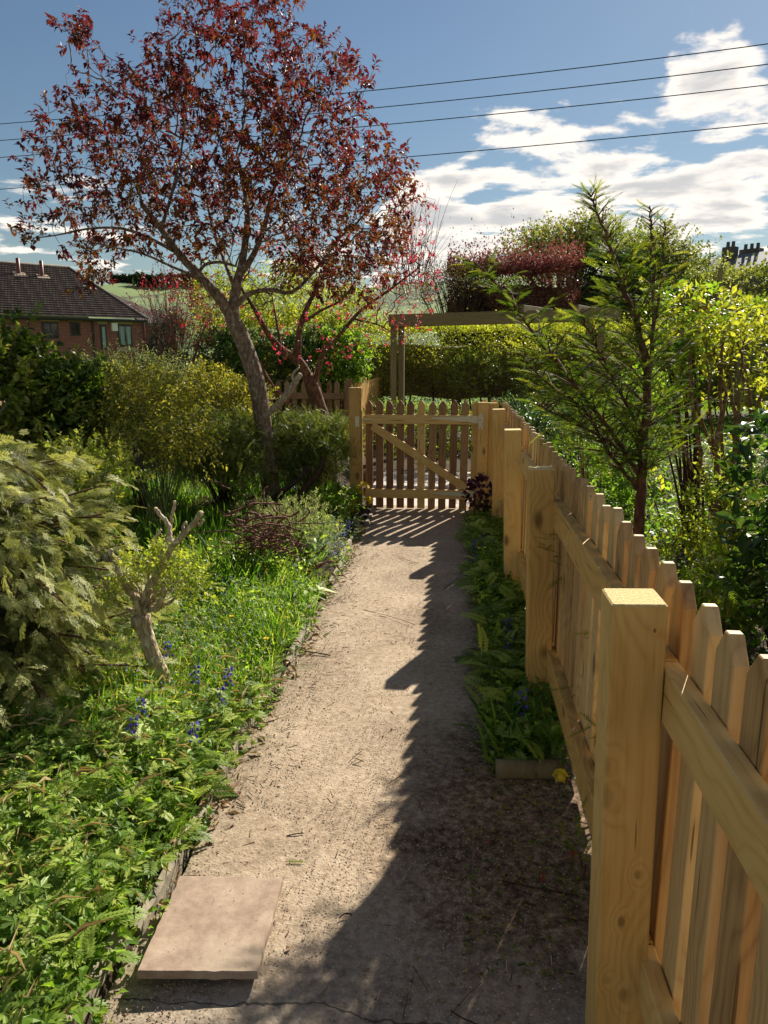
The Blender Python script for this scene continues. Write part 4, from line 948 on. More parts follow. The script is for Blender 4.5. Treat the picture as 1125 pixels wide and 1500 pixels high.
# ------------------------------------------------------------ hedges and background planting
def hedge(name, label, p0, p1, depth, zb, zt, n, m, size=.05, T=None, catg='hedge', core='darkgreen', lump=.10, brown=0.0, top_flat=True, stems=0, lft=.10):
    """clipped hedge between two ground points: leaves over a ragged shell, solid filler core inside"""
    p0 = np.array([*p0, 0.]); p1 = np.array([*p1, 0.]); d = p1 - p0; L = np.linalg.norm(d); d /= L; nn = np.array([-d[1], d[0], 0]); hd = depth / 2
    root = thing(name, label, catg, (p0 + p1) / 2 + [0, 0, float(gh(*((p0 + p1) / 2)[:2]))])
    T = T or T_quad(.36); nt = int(n * .30 * min(1.5, depth)); nf = n - nt
    u = rng.random(n) * L; v = np.where(np.arange(n) < nf, rng.random(n), 1.0); side = np.where(rng.random(n) < .82, -1, 1)
    dep = np.where(np.arange(n) < nf, side * hd * (1 - rng.random(n) ** 1.8 * .55), rng.uniform(-hd, hd, n))
    bulge = lump * (np.sin(u * 2.3) * np.sin(v * 5 + u * .7) + .5 * np.sin(u * 6.1 + v * 9))
    z_ = zb + (zt - zb) * v + np.where(v >= 1, rng.exponential(lft * .4, n) * 1.0 + bulge * .35, 0)
    z_ = np.where((v < 1), z_ + rng.normal(0, .03, n) - np.maximum(0, .12 - v) * rng.random(n), z_)
    P = p0 + d * u[:, None] + nn * (dep + np.sign(dep) * bulge)[:, None]; P[:, 2] = z_
    out = nn * np.sign(dep)[:, None] * (v < 1)[:, None] + np.array([0, 0, 1.]) * (.35 + .9 * (v >= 1))[:, None]
    f = nrm(out + rng.normal(0, .7, (n, 3))); uu = nrm(np.array([0, 0, 1.]) + rng.normal(0, .6, (n, 3)))
    cl = .5 + .35 * np.sin(u * 3.1 + 1) * np.sin(v * 6) + rng.normal(0, .22, n)
    if brown:
        br = (rng.random(n) < brown * (1 - v) * 1.6) & (v < .8)
        leafobj('foliage', [place(T, P[~br], f[~br], uu[~br], size * rng.uniform(.6, 1.3, (~br).sum()), np.clip(cl[~br], 0, 1))], M[m], root)
        leafobj('brown_foliage', [place(T, P[br], f[br], uu[br], size * rng.uniform(.5, 1.1, br.sum()), rng.random(br.sum()))], M['hedgebrown'], root)
    else: leafobj('foliage', [place(T, P, f, uu, size * rng.uniform(.6, 1.3, n), np.clip(cl, 0, 1))], M[m], root)
    # solid core added for opacity, kept thin so light filters through the leaves
    nu = max(6, int(L / .35)); V = []; zbb = zb + .10
    for i_ in range(nu + 1):
        q = p0 + d * L * i_ / nu
        ef = 1.0 if 0 < i_ < nu else .55
        for (o_, z2) in ((-1, zbb), (-1.0, (zbb + zt) / 2), (-.8, zt - .16), (.8, zt - .16), (1, (zbb + zt) / 2), (1, zbb)):
            V.append(q + nn * o_ * hd * ef * (.42 + rng.uniform(-.10, .10)) + [0, 0, zbb + (z2 - zbb) * (.9 if ef == 1 else .7) + rng.uniform(-.06, .04)])
    Q = [[i_ * 6 + k, i_ * 6 + (k + 1) % 6, i_ * 6 + 6 + (k + 1) % 6, i_ * 6 + 6 + k] for i_ in range(nu) for k in range(6)]
    e = nu * 6; Q += [[5, 4, 3, 2], [5, 2, 1, 0], [e, e + 1, e + 2, e + 3], [e, e + 3, e + 4, e + 5]]
    fix(raw('solid_core', V, Q, m=M['hedgecore'], rnd=rng.random(len(Q)), origin=root.location), root)
    if stems:
        ch = []
        for k in range(stems):
            q = p0 + d * rng.uniform(0, L) + nn * rng.uniform(-.2, .2); b = q + [rng.uniform(-.25, .25), rng.uniform(-.15, .15), zb + .35]
            ch.append((bez(q + [0, 0, float(gh(q[0], q[1])) - .03], (q + b) / 2 + [rng.uniform(-.12, .12), 0, .1], b, 6), np.linspace(.022, .012, 6) * rng.uniform(.6, 1.3)))
        tubeobj('stems', ch, M['darkbark'], root)['kind'] = 'stuff'
    return root
hedge('clipped_hedge', 'long clipped green hedge with brown lower twigs standing behind the pergola', (-2.1, 14.4), (9.5, 14.4), 1.15,   .62, 1.92, 60000, 'hedge', .05, brown=.5, stems=60, core='hedge', lft=.12)
hedge('side_hedge', 'tall sunlit leafy hedge at the right edge behind the bare-stemmed shrub', (3.3, 9.2), (7.6, 9.0), 1.0, .85, 2.02, 12000, 'sidehedge', .055, lump=.16, core='hedgebrown')
hedge('ivy_hedge', 'block of dark ivy at the right end of the copper hedge', (3.35, 22.2), (5.6, 22.4), 1.6, 1.6, 4.02, 6500, 'ivy', .10, lump=.16, T=T_quad(.5), core='darkgreen')
hedge('copper_hedge', 'copper-purple hedge rising above the pergola beam', (-.3, 22.3), (3.4, 22.3), 1.5, 1.4, 3.75, 30000, 'beech', .07, lump=.24, core='beech', lft=.5)
hedge('bank_hedge', 'rounded pale green hedge on the slope at upper right', (6.6, 23.5), (17, 22), 2.4, 2.2, 3.72, 15000, 'farleaf', .10, lump=.3, core='farleaf', lft=.22)
hedge('bramble_bank', 'strip of low glossy leaves above the stone wall at right', (5.8, 20.0), (16, 19.6), 1.0, 2.1, 2.75, 5000, 'grey', .09, lump=.15)
o = thing('garden_wall', 'low brown stone retaining wall under the glossy strip at upper right', 'wall', (10, 19, 0))
wl = raw('wall', *lathe_box(11.5, .35, 2.25, .03), m=M['stone']); wl.parent = o; wl.location = (1.2, 0, 0)
# rows of stones standing proud
ssrc = None
for r_ in range(3):
    x = 5.2 + (r_ % 2) * .2
    while x < 12:
        wd = rng.uniform(.3, .55); s_ = raw('stone', *lathe_box(wd, .10, .20, .02), m=M['stone']); s_.parent = o; s_.location = (x - 10 + wd / 2, -.20, 1.55 + r_ * .22); x += wd + .03
po = thing('wooden_stake', 'tall grey stake standing against the pale hedge at upper right', 'post', (*at(1055, 440, 17)[:2], 0))
beam('stake', at(1050, 470, 17), at(1056, 392, 17), .08, .08, M['oldwood'], po)

hedge('background_hedge', 'loose yellow-green hedge closing the view behind the rear fence', (-4.5, 13.4), (-1.9, 13.2), 1.2, .4, 2.0, 9000, 'hedge', .06, lump=.25, core='hedge', lft=.35)
# loose trees and bushes behind
def ball(name, label, catg, blobs, base, m, n, T=None, size=.07, k=4, per=5, **kw):
    return shrub(name, label, catg, base, blobs, T or T_quad(.36), m, n=n, per=per, k=k, size=size, **kw)
ball('far_tree', 'pale green airy tree above the copper hedge', 'tree', [px_blob(800, 375, 27, 65, 30, 1.6), px_blob(860, 360, 27, 50, 32, 1.4)], (*at(830, 500, 27)[:2], 0), 'farleaf', 520, size=.10, L=.3, nst=40, str_=.05, clump_r=.22, shell=(.2, 1.05))
ball('far_tree', 'green bushy tree standing behind the tall yew on the skyline', 'tree', [px_blob(945, 385, 26, 60, 40, 1.6), px_blob(1000, 400, 26, 45, 25, 1.4)], (*at(945, 520, 26)[:2], 0), 'farleaf', 520, size=.10, L=.28, nst=30, str_=.05, clump_r=.2, shell=(.2, 1.05))
ball('bare_shrub', 'brownish twiggy bush left of the copper hedge behind the pergola', 'shrub', [px_blob(650, 430, 21, 50, 30, 1.0), px_blob(700, 425, 22, 40, 28, 1)], (*at(670, 520, 21)[:2], 0), 'hedgebrown', 260, size=.05, L=.3, nst=60, str_=.03, clump_r=.2)
for (x, y, rx, ry, lab) in [(168, 411, 6, 6, 'small round tree at the left of the trees on the distant hill'), (181, 411, 7, 8, 'taller round tree on the distant hill skyline'), (192, 412, 3, 8, 'thin tree at the right of the hilltop trees')]:
    shrub('hill_tree', lab, 'tree', at(x, y + 8, 600), [px_blob(x, y, 600, rx, ry, 3)], T_quad(.5), 'darkgreen', n=60, per=4, k=3, L=1.0, size=1.6, nst=3, str_=.4, group='trees on the distant hilltop', clump_r=.7, twig=False)
P = np.array([at(x, y, 560) for x, y in zip(rng.uniform(200, 300, 500), rng.uniform(405, 418, 500))]); 
tag(leafobj('far_wood', [place(T_quad(.6), P, rdir(500), rdir(500), rng.uniform(3, 6, 500))], M['darkgreen']), 'dark wood on the distant hill behind the house', 'wood', kind='stuff')

# ---- left middle distance
shrub('dark_conifer', 'narrow dark green conifer beside the brick house', 'tree', (*at(248, 520, 14)[:2], 0), [px_blob(248, 500, 14, 26, 45, .35), px_blob(240, 540, 14, 32, 30, .4)], T_needles(6), 'darkgreen', n=260, per=5, k=3, L=.16, size=.13, upw=.8)
shrub('red_leaved_shrub', 'loose shrub of upright red shoots in front of the dark conifer', 'shrub', (*at(250, 560, 10.5)[:2], 0), [px_blob(245, 440, 10.5, 45, 45, .5), px_blob(285, 470, 10.5, 40, 50, .5)], T_quad(.35), 'redshoot', n=190, per=5, k=2, L=.14, size=.030, upw=1.2, nst=60, str_=.008, stem='redbark')
shrub('lime_shrub', 'bright yellow-green bush seen through the trunks of the leaning trees', 'shrub', (*at(340, 600, 12)[:2], 0), [px_blob(330, 450, 12.5, 55, 50, .8), px_blob(420, 450, 12.5, 60, 60, .8), px_blob(520, 480, 12.5, 40, 55, .7)], T_leaf(), 'lime', n=620, per=5, k=3, L=.16, size=.055)
shrub('rhododendron', 'dark glossy bush with a few purple flowers behind the rear fence', 'shrub', (*at(420, 600, 11.7)[:2], 0), [px_blob(330, 525, 11.6, 55, 40, .5), px_blob(480, 525, 11.7, 60, 42, .5), px_blob(400, 530, 11.6, 60, 35, .4)], T_leaf(.2), 'laurel', n=420, per=6, k=3, L=.12, size=.075)
shrub('light_green_shrub', 'light green rounded bush right of the forked red trunk', 'shrub', (*at(500, 600, 11.4)[:2], 0), [px_blob(500, 525, 11.4, 42, 38, .4)], T_leaf(), 'fresh', n=230, per=6, k=3, L=.12, size=.055)
shrub('laurel_bush', 'glossy dark-leaved bush with pale new leaves at the left edge', 'shrub', (-3.35, 5.6, 0), [px_blob(35, 590, 5.4, 70, 62, .55), px_blob(112, 590, 5.7, 50, 48, .5), px_blob(10, 530, 5.3, 32, 38, .4), px_blob(80, 625, 5.4, 60, 40, .4)], T_oval(.27), 'evergreen', n=560, per=7, k=3, L=.11, size=.058, nst=22, str_=.012)
shrub('grey_leaved_shrub', 'fine-leaved grey-green bush beside the laurel in front of the house', 'shrub', (-2.75, 6.3, 0), [px_blob(175, 562, 6.4, 58, 38, .5), px_blob(165, 605, 6.3, 55, 42, .4), px_blob(230, 556, 6.6, 38, 22, .35)], T_leaf(.16), 'grey', n=520, per=8, k=3, L=.12, size=.026, nst=14)
shrub('golden_shrub', 'tall golden-leaved shrub on thin upright stems in the middle of the bed', 'shrub', (-2.32, 5.5, 0), [px_blob(225, 610, 5.6, 75, 42, .4), px_blob(260, 650, 5.4, 50, 35, .35), px_blob(190, 640, 5.5, 50, 42, .3), px_blob(215, 570, 5.7, 50, 28, .3)], T_leaf(.20), 'gold', n=430, per=7, k=2, L=.13, size=.042, nst=30, str_=.006, stem='greenstem', droop=.25)
shrub('golden_shrub', 'golden-leaved shrub spreading behind the grey tree trunk', 'shrub', (-2.6, 7.9, 0), [px_blob(310, 580, 7.8, 55, 32, .45), px_blob(350, 595, 7.6, 40, 30, .4), px_blob(290, 610, 7.6, 45, 28, .3)], T_leaf(.22), 'gold', n=360, per=6, k=3, L=.13, size=.046)
shrub('spreading_conifer', 'dark green mounded conifer with yellow tips between the two leaning trees and the gate', 'shrub', (-1.45, 7.5, 0), [px_blob(455, 645, 7.3, 58, 32, .45), px_blob(480, 660, 7.2, 42, 26, .35), px_blob(420, 640, 7.5, 50, 30, .4), px_blob(500, 640, 7.4, 24, 24, .2), px_blob(440, 690, 7.1, 32, 20, .2)], T_needles(7, .2, .9, .035), 'juniper', n=700, per=4, k=3, L=.07, size=.075, nst=26, str_=.014, shell=(.55, 1), clump_r=.035)
shrub('spreading_conifer', 'dark needled conifer mound in the shade left of the grey tree trunk', 'shrub', (-2.25, 7.0, 0), [px_blob(325, 655, 7.0, 65, 42, .5), px_blob(280, 660, 6.8, 45, 40, .4), px_blob(355, 690, 6.7, 30, 22, .3)], T_needles(7, .2, .9, .035), 'juniper', n=560, per=4, k=3, L=.08, size=.085, nst=30, str_=.010, clump_r=.045)
shrub('lime_bush', 'small yellow-green bush on twisted pale stems behind the cypress', 'shrub', (-2.2, 4.35, 0), [px_blob(125, 690, 4.5, 55, 34, .28), px_blob(95, 720, 4.3, 40, 30, .25), px_blob(160, 715, 4.4, 30, 22, .2)], T_leaf(.3), 'lime', n=260, per=6, k=3, L=.07, size=.030, nst=14, str_=.010, stem='palebark')
# green clump under the gnarled wood
shrub('low_green_shrub', 'light green low bush under the gnarled brown branches by the path', 'shrub', (-1.20, 5.35, 0), [px_blob(435, 780, 5.45, 54, 40, .26), px_blob(395, 772, 5.55, 38, 32, .2), px_blob(478, 815, 5.3, 22, 30, .14), px_blob(455, 835, 5.1, 26, 22, .12)], T_leaf(.14), 'grey', n=420, per=8, k=3, L=.06, size=.026, nst=10)

# ------------------------------------------------------------ pollarded shrub near the path
pb = np.array([-1.27, 3.02, 0.0]); Yp = 3.0
ps = thing('pollarded_shrub', 'stubby pale trunk with sawn crooked branches and yellow-green new leaves', 'shrub', pb)
lim = []
p = smoothline(np.vstack([[pb + [.015, 0, -.04]], pxl([(234, 985, 3.02), (222, 955, 3.02), (212, 925, 3.02), (204, 900, 3.02)])]), 4)
V, Fx = tubes([(p, np.concatenate([np.linspace(.040, .034, len(p) - 4), [.038, .045, .046, .034]]))], 14); fix(raw('trunk', V + rng.normal(0, .0014, V.shape), Fx, smooth=True, m=M['palebark'], origin=pb), ps)
def cutlimb(pts, r0, r1):
    p = smoothline(pxl(pts), 4); p = p + rng.normal(0, .0025, p.shape); o = tubeobj('cut_branch', [(p, np.linspace(r0, r1, len(p)) * (1 + .10 * np.sin(np.arange(len(p)) * 1.9)))], M['palebark'], ps, 8)
    d = nrm(p[-1] - p[-2]); c = tubes([([p[-1] - d * .002, p[-1] + d * .0035], [r1 * 1.02, r1 * .97])], 8); e = raw('cut_end', *c, m=M['cutwood'], origin=pb); e.parent = o; e.location = Vector(tuple(pb)) - Vector(ps.location) - Vector(o.location)
for L_ in [([(206, 900, 3.02), (200, 880, 3.0), (187, 862, 2.98), (178, 845, 2.96), (168, 822, 2.95), (162, 806, 2.95)], .020, .009),
           ([(206, 900, 3.02), (205, 880, 3.06), (195, 860, 3.1), (180, 838, 3.12), (173, 820, 3.12)], .016, .008),
           ([(208, 900, 3.02), (212, 878, 3.02), (226, 850, 3.0), (240, 826, 2.98), (252, 803, 2.96), (268, 784, 2.94), (282, 768, 2.92), (295, 752, 2.9)], .020, .010),
           ([(252, 803, 2.96), (249, 785, 2.98), (246, 768, 3.0), (236, 756, 3.0), (229, 745, 3.0)], .012, .0085),
           ([(236, 832, 2.98), (238, 810, 3.03), (245, 790, 3.06), (251, 765, 3.08), (253, 750, 3.08), (256, 736, 3.08)], .010, .007),
           ([(210, 896, 3.02), (222, 893, 2.98), (232, 888, 2.93), (238, 876, 2.9), (241, 862, 2.88)], .014, .010),
           ([(226, 895, 2.96), (244, 885, 2.94), (258, 874, 2.92)], .010, .006),
           ([(204, 900, 3.02), (190, 893, 3.0), (172, 885, 2.96), (160, 868, 2.94), (152, 852, 2.92)], .012, .006),
           ([(222, 858, 3.0), (218, 838, 3.05), (221, 812, 3.1), (225, 790, 3.12), (236, 775, 3.13)], .010, .006),
           ([(270, 782, 2.94), (268, 772, 2.94), (272, 765, 2.94)], .008, .006), ([(286, 764, 2.92), (291, 768, 2.92), (298, 762, 2.9)], .007, .006)]: cutlimb(*L_)
bl = [px_blob(270, 835, 2.95, 42, 40, .14), px_blob(290, 860, 2.9, 28, 26, .10), px_blob(190, 835, 3.0, 38, 24, .12), px_blob(235, 820, 3.05, 40, 26, .12), px_blob(165, 870, 2.95, 24, 18, .08)]
P_, D_, _c = clumps(bl, 200, (.2, 1.05)); lf, s_ = sprigs(P_, D_, T_leaf(.34, .1, .1), per=6, L=.045, size=.017, k=2, clump_r=.014, upw=.5)
leafobj('foliage', [lf], M['lime'], ps); leafobj('twigs', [s_], M['palebark'], ps, 'stuff')
ch = []
for i_ in range(0, 200, 5): ch.append((bez(at(206, 895, 3.02) + rng.normal(0, .012, 3), (P_[i_] + pb + [0, 0, .45]) / 2 + [0, 0, .05], P_[i_], 6), np.linspace(.003, .001, 6)))
tubeobj('shoots', ch, M['palebark'], ps)

# ------------------------------------------------------------ gnarled dead branches by the path
gb = gz(420, 868); gn = thing('gnarled_branches', 'tangle of reddish brown dead branches and roots lying at the path edge', 'driftwood', (gb[0], gb[1], 0))
ch = []
for _ in range(170):
    a = at(rng.normal(392, 24), rng.normal(802, 28), 4.85 + rng.uniform(-.12, .12)); dv = np.array([rng.normal(-.05, .14), rng.normal(0, .06), rng.normal(.0, .06)])
    b = a + dv; ch.append((smoothline(np.array([a, a + dv * .4 + rng.normal(0, .02, 3), a + dv * .7 + rng.normal(0, .025, 3), b]), 3), np.linspace(rng.uniform(.005, .010), .003, 10)))
for pts, r0 in [([(392, 858, 4.7), (412, 868, 4.65), (432, 855, 4.7), (440, 838, 4.75), (455, 838, 4.75), (475, 825, 4.8), (488, 822, 4.85)], .022), ([(400, 862, 4.68), (392, 875, 4.62), (398, 880, 4.6)], .014), ([(432, 850, 4.7), (425, 832, 4.8), (410, 820, 4.9), (405, 800, 5.0)], .016),
                ([(440, 805, 5.1), (460, 812, 5.0), (478, 800, 4.95)], .012), ([(360, 790, 5.1), (385, 800, 5.0), (405, 812, 4.95), (415, 835, 4.85)], .012)]:
    p = smoothline(pxl(pts), 4); ch.append((p + rng.normal(0, .004, p.shape), np.linspace(r0, r0 * .45, len(p)) * (1 + .18 * np.sin(np.arange(len(p)) * 2.1))))
tubeobj('branches', ch, M['root'], gn, jitter=.0012)
dw = thing('low_stump', 'bent dark stump leaning in the bed under the conifer beside the grey trunk', 'stump', (*at(420, 745, 6.6)[:2], 0))
p = smoothline(pxl([(425, 748, 6.5), (438, 728, 6.5), (450, 712, 6.5), (468, 690, 6.5), (475, 672, 6.6)]), 4); p2 = smoothline(pxl([(395, 735, 6.6), (420, 715, 6.6), (440, 700, 6.7), (455, 680, 6.8)]), 4)
tubeobj('stem', [(p, np.linspace(.035, .02, len(p))), (p2, np.linspace(.03, .015, len(p2)))], M['darkbark'], dw, jitter=.002)
# ------------------------------------------------------------ golden cypress, near left
cb = np.array([-2.02, 2.85, 0.0]); cy = thing('golden_cypress', 'feathery golden-tipped cypress filling the left edge in front', 'tree', cb)
tr = smoothline(np.array([cb + [0, 0, -.05], cb + [.03, .02, .4], cb + [-.04, 0, .8], cb + [.0, .02, 1.05]]), 4)
tubeobj('trunk', [(tr, np.linspace(.07, .02, len(tr)))], M['redbark'], cy, 10, jitter=.002)
TC = [T_cypress(7, s_, dr) for s_, dr in ((1, .25), (2, .45), (3, .1))]
PB = []; DB = []; RB = []; ch = []; PI_ = []; DI_ = []
for b_ in range(120):
    h_ = rng.uniform(.05, 1.05); az = rng.uniform(-math.pi * .78, math.pi * .45) ; 
    reach = (.80 - .34 * (h_ / 1.12) ** 2) * rng.uniform(.4, 1.05) * (.82 if abs(az) < .5 else 1)
    s_ = np.array([np.interp(h_, tr[:, 2], tr[:, 0]), np.interp(h_, tr[:, 2], tr[:, 1]), h_]); dv = np.array([math.cos(az), math.sin(az), 0])
    tip = s_ + dv * reach + [0, 0, rng.uniform(-.26, .16)]; mid = s_ + dv * reach * .55 + [0, 0, .10]
    pts = bez(s_, mid, tip, 12); pts[:, 2] = np.maximum(pts[:, 2], .05); ch.append((pts, np.linspace(.011, .003, 12)))
    tg = nrm(np.gradient(pts, axis=0))
    for q in range(4, 12):
        for k in range(4 if q > 6 else 3):
            sd = np.cross(tg[q], [0, 0, 1]); sg = 1 if (q + k) % 2 else -1
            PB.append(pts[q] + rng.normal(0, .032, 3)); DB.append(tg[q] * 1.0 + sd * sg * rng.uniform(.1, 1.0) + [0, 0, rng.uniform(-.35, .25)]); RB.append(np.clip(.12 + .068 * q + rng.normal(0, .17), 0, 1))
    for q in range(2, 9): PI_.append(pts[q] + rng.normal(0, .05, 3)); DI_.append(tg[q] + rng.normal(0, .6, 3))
PB = np.array(PB); DB = np.array(DB); RB = np.array(RB); kk = rng.integers(0, 3, len(PB)); upv = nrm(np.array([0, 0, 1.]) + rng.normal(0, .7, PB.shape))
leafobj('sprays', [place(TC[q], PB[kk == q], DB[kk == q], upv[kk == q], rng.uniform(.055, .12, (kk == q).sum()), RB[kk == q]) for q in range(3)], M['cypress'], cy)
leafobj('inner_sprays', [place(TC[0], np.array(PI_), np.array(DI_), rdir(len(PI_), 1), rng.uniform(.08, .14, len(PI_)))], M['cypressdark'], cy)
tubeobj('branches', ch, M['redbark'], cy)
print('cyp', len(PB))

# ------------------------------------------------------------ tall yew right of the fence
KY = .80; yb = np.array([.905, 3.6, 0.0]); yw = thing('tall_yew', 'tall feathery yew with several leaders rising behind the fence', 'tree', yb)
pyl = lambda pts: pxl([(x, y, Y * KY) for x, y, Y in pts])
leaders = [pyl([(935, 800, 4.5), (937, 740, 4.5), (942, 660, 4.5), (948, 560, 4.5), (935, 480, 4.45), (912, 420, 4.4), (890, 350, 4.35), (866, 288, 4.3)]),
           pyl([(948, 560, 4.5), (956, 480, 4.6), (957, 400, 4.7), (954, 340, 4.75), (952, 302, 4.75)]), pyl([(954, 500, 4.6), (966, 430, 4.7), (972, 370, 4.75), (974, 325, 4.75)]),
           pyl([(938, 700, 4.5), (900, 640, 4.35), (840, 560, 4.2), (790, 500, 4.1), (740, 430, 4.05), (695, 385, 4.0)]), pyl([(938, 720, 4.5), (890, 660, 4.3), (855, 600, 4.2), (800, 560, 4.1), (765, 520, 4.0)]),
           pyl([(942, 640, 4.5), (900, 560, 4.3), (870, 500, 4.2), (848, 455, 4.15)]), pyl([(940, 680, 4.5), (880, 640, 4.25), (820, 610, 4.1), (790, 590, 4.0)])]
leaders[0] = np.vstack([[yb], leaders[0][1:]])
rads = [.030, .012, .009, .012, .010, .009, .008]
ch = []; PB = []; DB = []; SB = []; RB = []
for li, (ld, r0) in enumerate(zip(leaders, rads)):
    p = smoothline(ld, 6); n_ = len(p); ch.append((p + rng.normal(0, .003, p.shape), np.linspace(r0, .003, n_))); tg = nrm(np.gradient(p, axis=0)); seg = np.linalg.norm(np.diff(p, axis=0), axis=1).sum()
    nb = int(seg / (.018 if li == 0 else .024))
    for b_ in range(nb):
        t_ = (.18 if li == 0 else .12) + (.86 if li == 0 else .88) * b_ / nb; q = min(int(t_ * (n_ - 1)), n_ - 1); s_ = p[q]
        if s_[2] < .30: continue
        az = rng.uniform(0, 2 * math.pi); lm = (.35 if li == 0 else .23) * (.15 + 1.0 * max(0, min(1, (.93 - t_) * 2.0))) * (1.06 - .5 * t_) * rng.uniform(.5, 1.1) + .05
        if li in (1, 2): lm = .07 * (1.1 - t_) + .03
        if li == 0 and t_ > .5: lm = min(lm, .05 + .30 * (1 - t_))
        dv = nrm(np.array([math.cos(az), math.sin(az) * .8, rng.uniform(-.05, .6) if li < 3 else rng.uniform(-.15, .45)]) + tg[q] * .55)
        tip = s_ + dv * lm + [0, 0, -.05 * lm]; pts = bez(s_, s_ + dv * lm * .5 + [0, 0, .05 * lm], tip, 6); ch.append((pts, np.linspace(.0045, .0015, 6)))
        ns = max(2, int(lm / .020))
        for k in range(ns):
            u = (k + .6) / ns; bp = s_ + (tip - s_) * u; side = nrm(np.cross(dv, [0, 0, 1]) + [1e-6, 0, 0])
            sg = 1 if k % 2 else -1
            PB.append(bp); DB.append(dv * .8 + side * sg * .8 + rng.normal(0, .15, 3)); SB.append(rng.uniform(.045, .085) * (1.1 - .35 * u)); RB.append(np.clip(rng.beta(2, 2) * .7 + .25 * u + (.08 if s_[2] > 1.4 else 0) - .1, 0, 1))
        PB.append(tip - dv * .02); DB.append(dv); SB.append(rng.uniform(.05, .085)); RB.append(rng.uniform(.55, 1))
PB = np.array(PB); DB = np.array(DB); TN = [T_needles(11, .20, 1.05, .022, .1), T_needles(9, .23, .95, .025, .35)]
kk = rng.integers(0, 2, len(PB)); upv = nrm(np.array([0, 0, 1.]) + rng.normal(0, .5, PB.shape)); SB = np.array(SB); RB = np.array(RB)
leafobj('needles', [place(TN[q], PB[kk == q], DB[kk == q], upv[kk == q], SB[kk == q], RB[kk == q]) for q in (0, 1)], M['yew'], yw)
tubeobj('branches', ch, M['redbark'], yw); print('yew', len(PB))
def low_yew(label, base, blobs, n, sz=.11, group=None, per=4):
    root = thing('low_yew', label, 'shrub', base, group); P, Dv, C = clumps(blobs, n, (.2, 1)); P[:, 2] = np.maximum(P[:, 2], .04)
    d = nrm(Dv + rng.normal(0, .4, P.shape)); lf, s_ = sprigs(P, d, TN[0], per=per, L=.08, size=sz, k=1, clump_r=.02, upw=.2, spread=.8)
    leafobj('needles', [lf], M['yew'], root)
    ch = [(bez(np.asarray(base, float), (np.asarray(base) + q) / 2 + [0, 0, .05], q, 6), np.linspace(.006, .0015, 6)) for q in P[::4]]
    tubeobj('branches', ch, M['redbark'], root)['kind'] = 'stuff'; return root
low_yew('low yew sprays spreading over the soil behind the pickets', (1.35, 3.7, 0), [((1.25, 3.7, .16), (.30, .40, .14)), ((1.5, 3.9, .3), (.25, .3, .15)), ((.95, 3.3, .10), (.16, .3, .08))], 150)
low_yew('thin yew sprays poking between the pickets beside the second post', (.62, 2.3, 0), [((.53, 2.35, .50), (.09, .35, .28)), ((.55, 2.0, .3), (.09, .2, .2)), ((.50, 2.9, .75), (.08, .25, .18))], 34, .075, per=3)
low_yew('drooping yew branch hanging over the picket tips', (.80, 4.2, 0), [((.60, 3.6, 1.08), (.14, .35, .10)), ((.68, 3.9, 1.2), (.16, .3, .12))], 46, .085)

# ------------------------------------------------------------ right-hand garden
shrub('cherry_laurel', 'dark glossy laurel with cream flower spikes at the right edge', 'shrub', (1.55, 3.35, 0), [((1.62, 3.3, .95), (.33, .35, .42)), ((1.72, 3.3, .45), (.36, .38, .42)), ((1.55, 3.15, .62), (.26, .28, .30)), ((1.9, 3.5, 1.1), (.35, .3, .3))], T_oval(.21, .18), 'laurel', n=330, per=7, k=2, L=.11, size=.082, upw=.5, nst=18, str_=.012)
cl = bpy.context.scene.objects['cherry_laurel']; Ps = []; Ds = []
P_, D_, _c = clumps([((1.60, 3.22, .85), (.34, .33, .42)), ((1.70, 3.2, .5), (.36, .33, .4))], 90, (.95, 1.08))
for p_, d_ in zip(P_, D_):
    d_ = nrm(d_ + [0, 0, 1.2])
    for k in range(16): Ps.append(p_ + d_ * .0058 * k + rng.normal(0, .003, 3)); Ds.append(rdir(1)[0] + d_ * .3)
leafobj('flower_spikes', [place(T_quad(.6), np.array(Ps), np.array(Ds), rdir(len(Ps)), .011)], M['cream'], cl)
shrub('rose_bush', 'leggy rose with brown stems and red-tinged young leaves right of the yew', 'shrub', (1.80, 5.6, 0), [px_blob(1000, 470, 5.6, 40, 32, .25), px_blob(985, 540, 5.5, 45, 50, .3), px_blob(985, 600, 5.4, 20, 50, .2)], T_oval(.34), 'fresh', n=100, per=6, k=2, L=.09, size=.045, nst=18, str_=.012)
rb_ = [o for o in SC.objects if o.name.startswith('rose_bush')][0]
P_, D_, _c = clumps([px_blob(1000, 460, 5.5, 36, 28, .25), px_blob(1020, 535, 5.4, 25, 20, .2)], 40, (.3, 1)); lf, s_ = sprigs(P_, D_, T_oval(.36), per=5, L=.07, size=.042, k=1); leafobj('young_leaves', [lf], M['redgreen'], rb_)
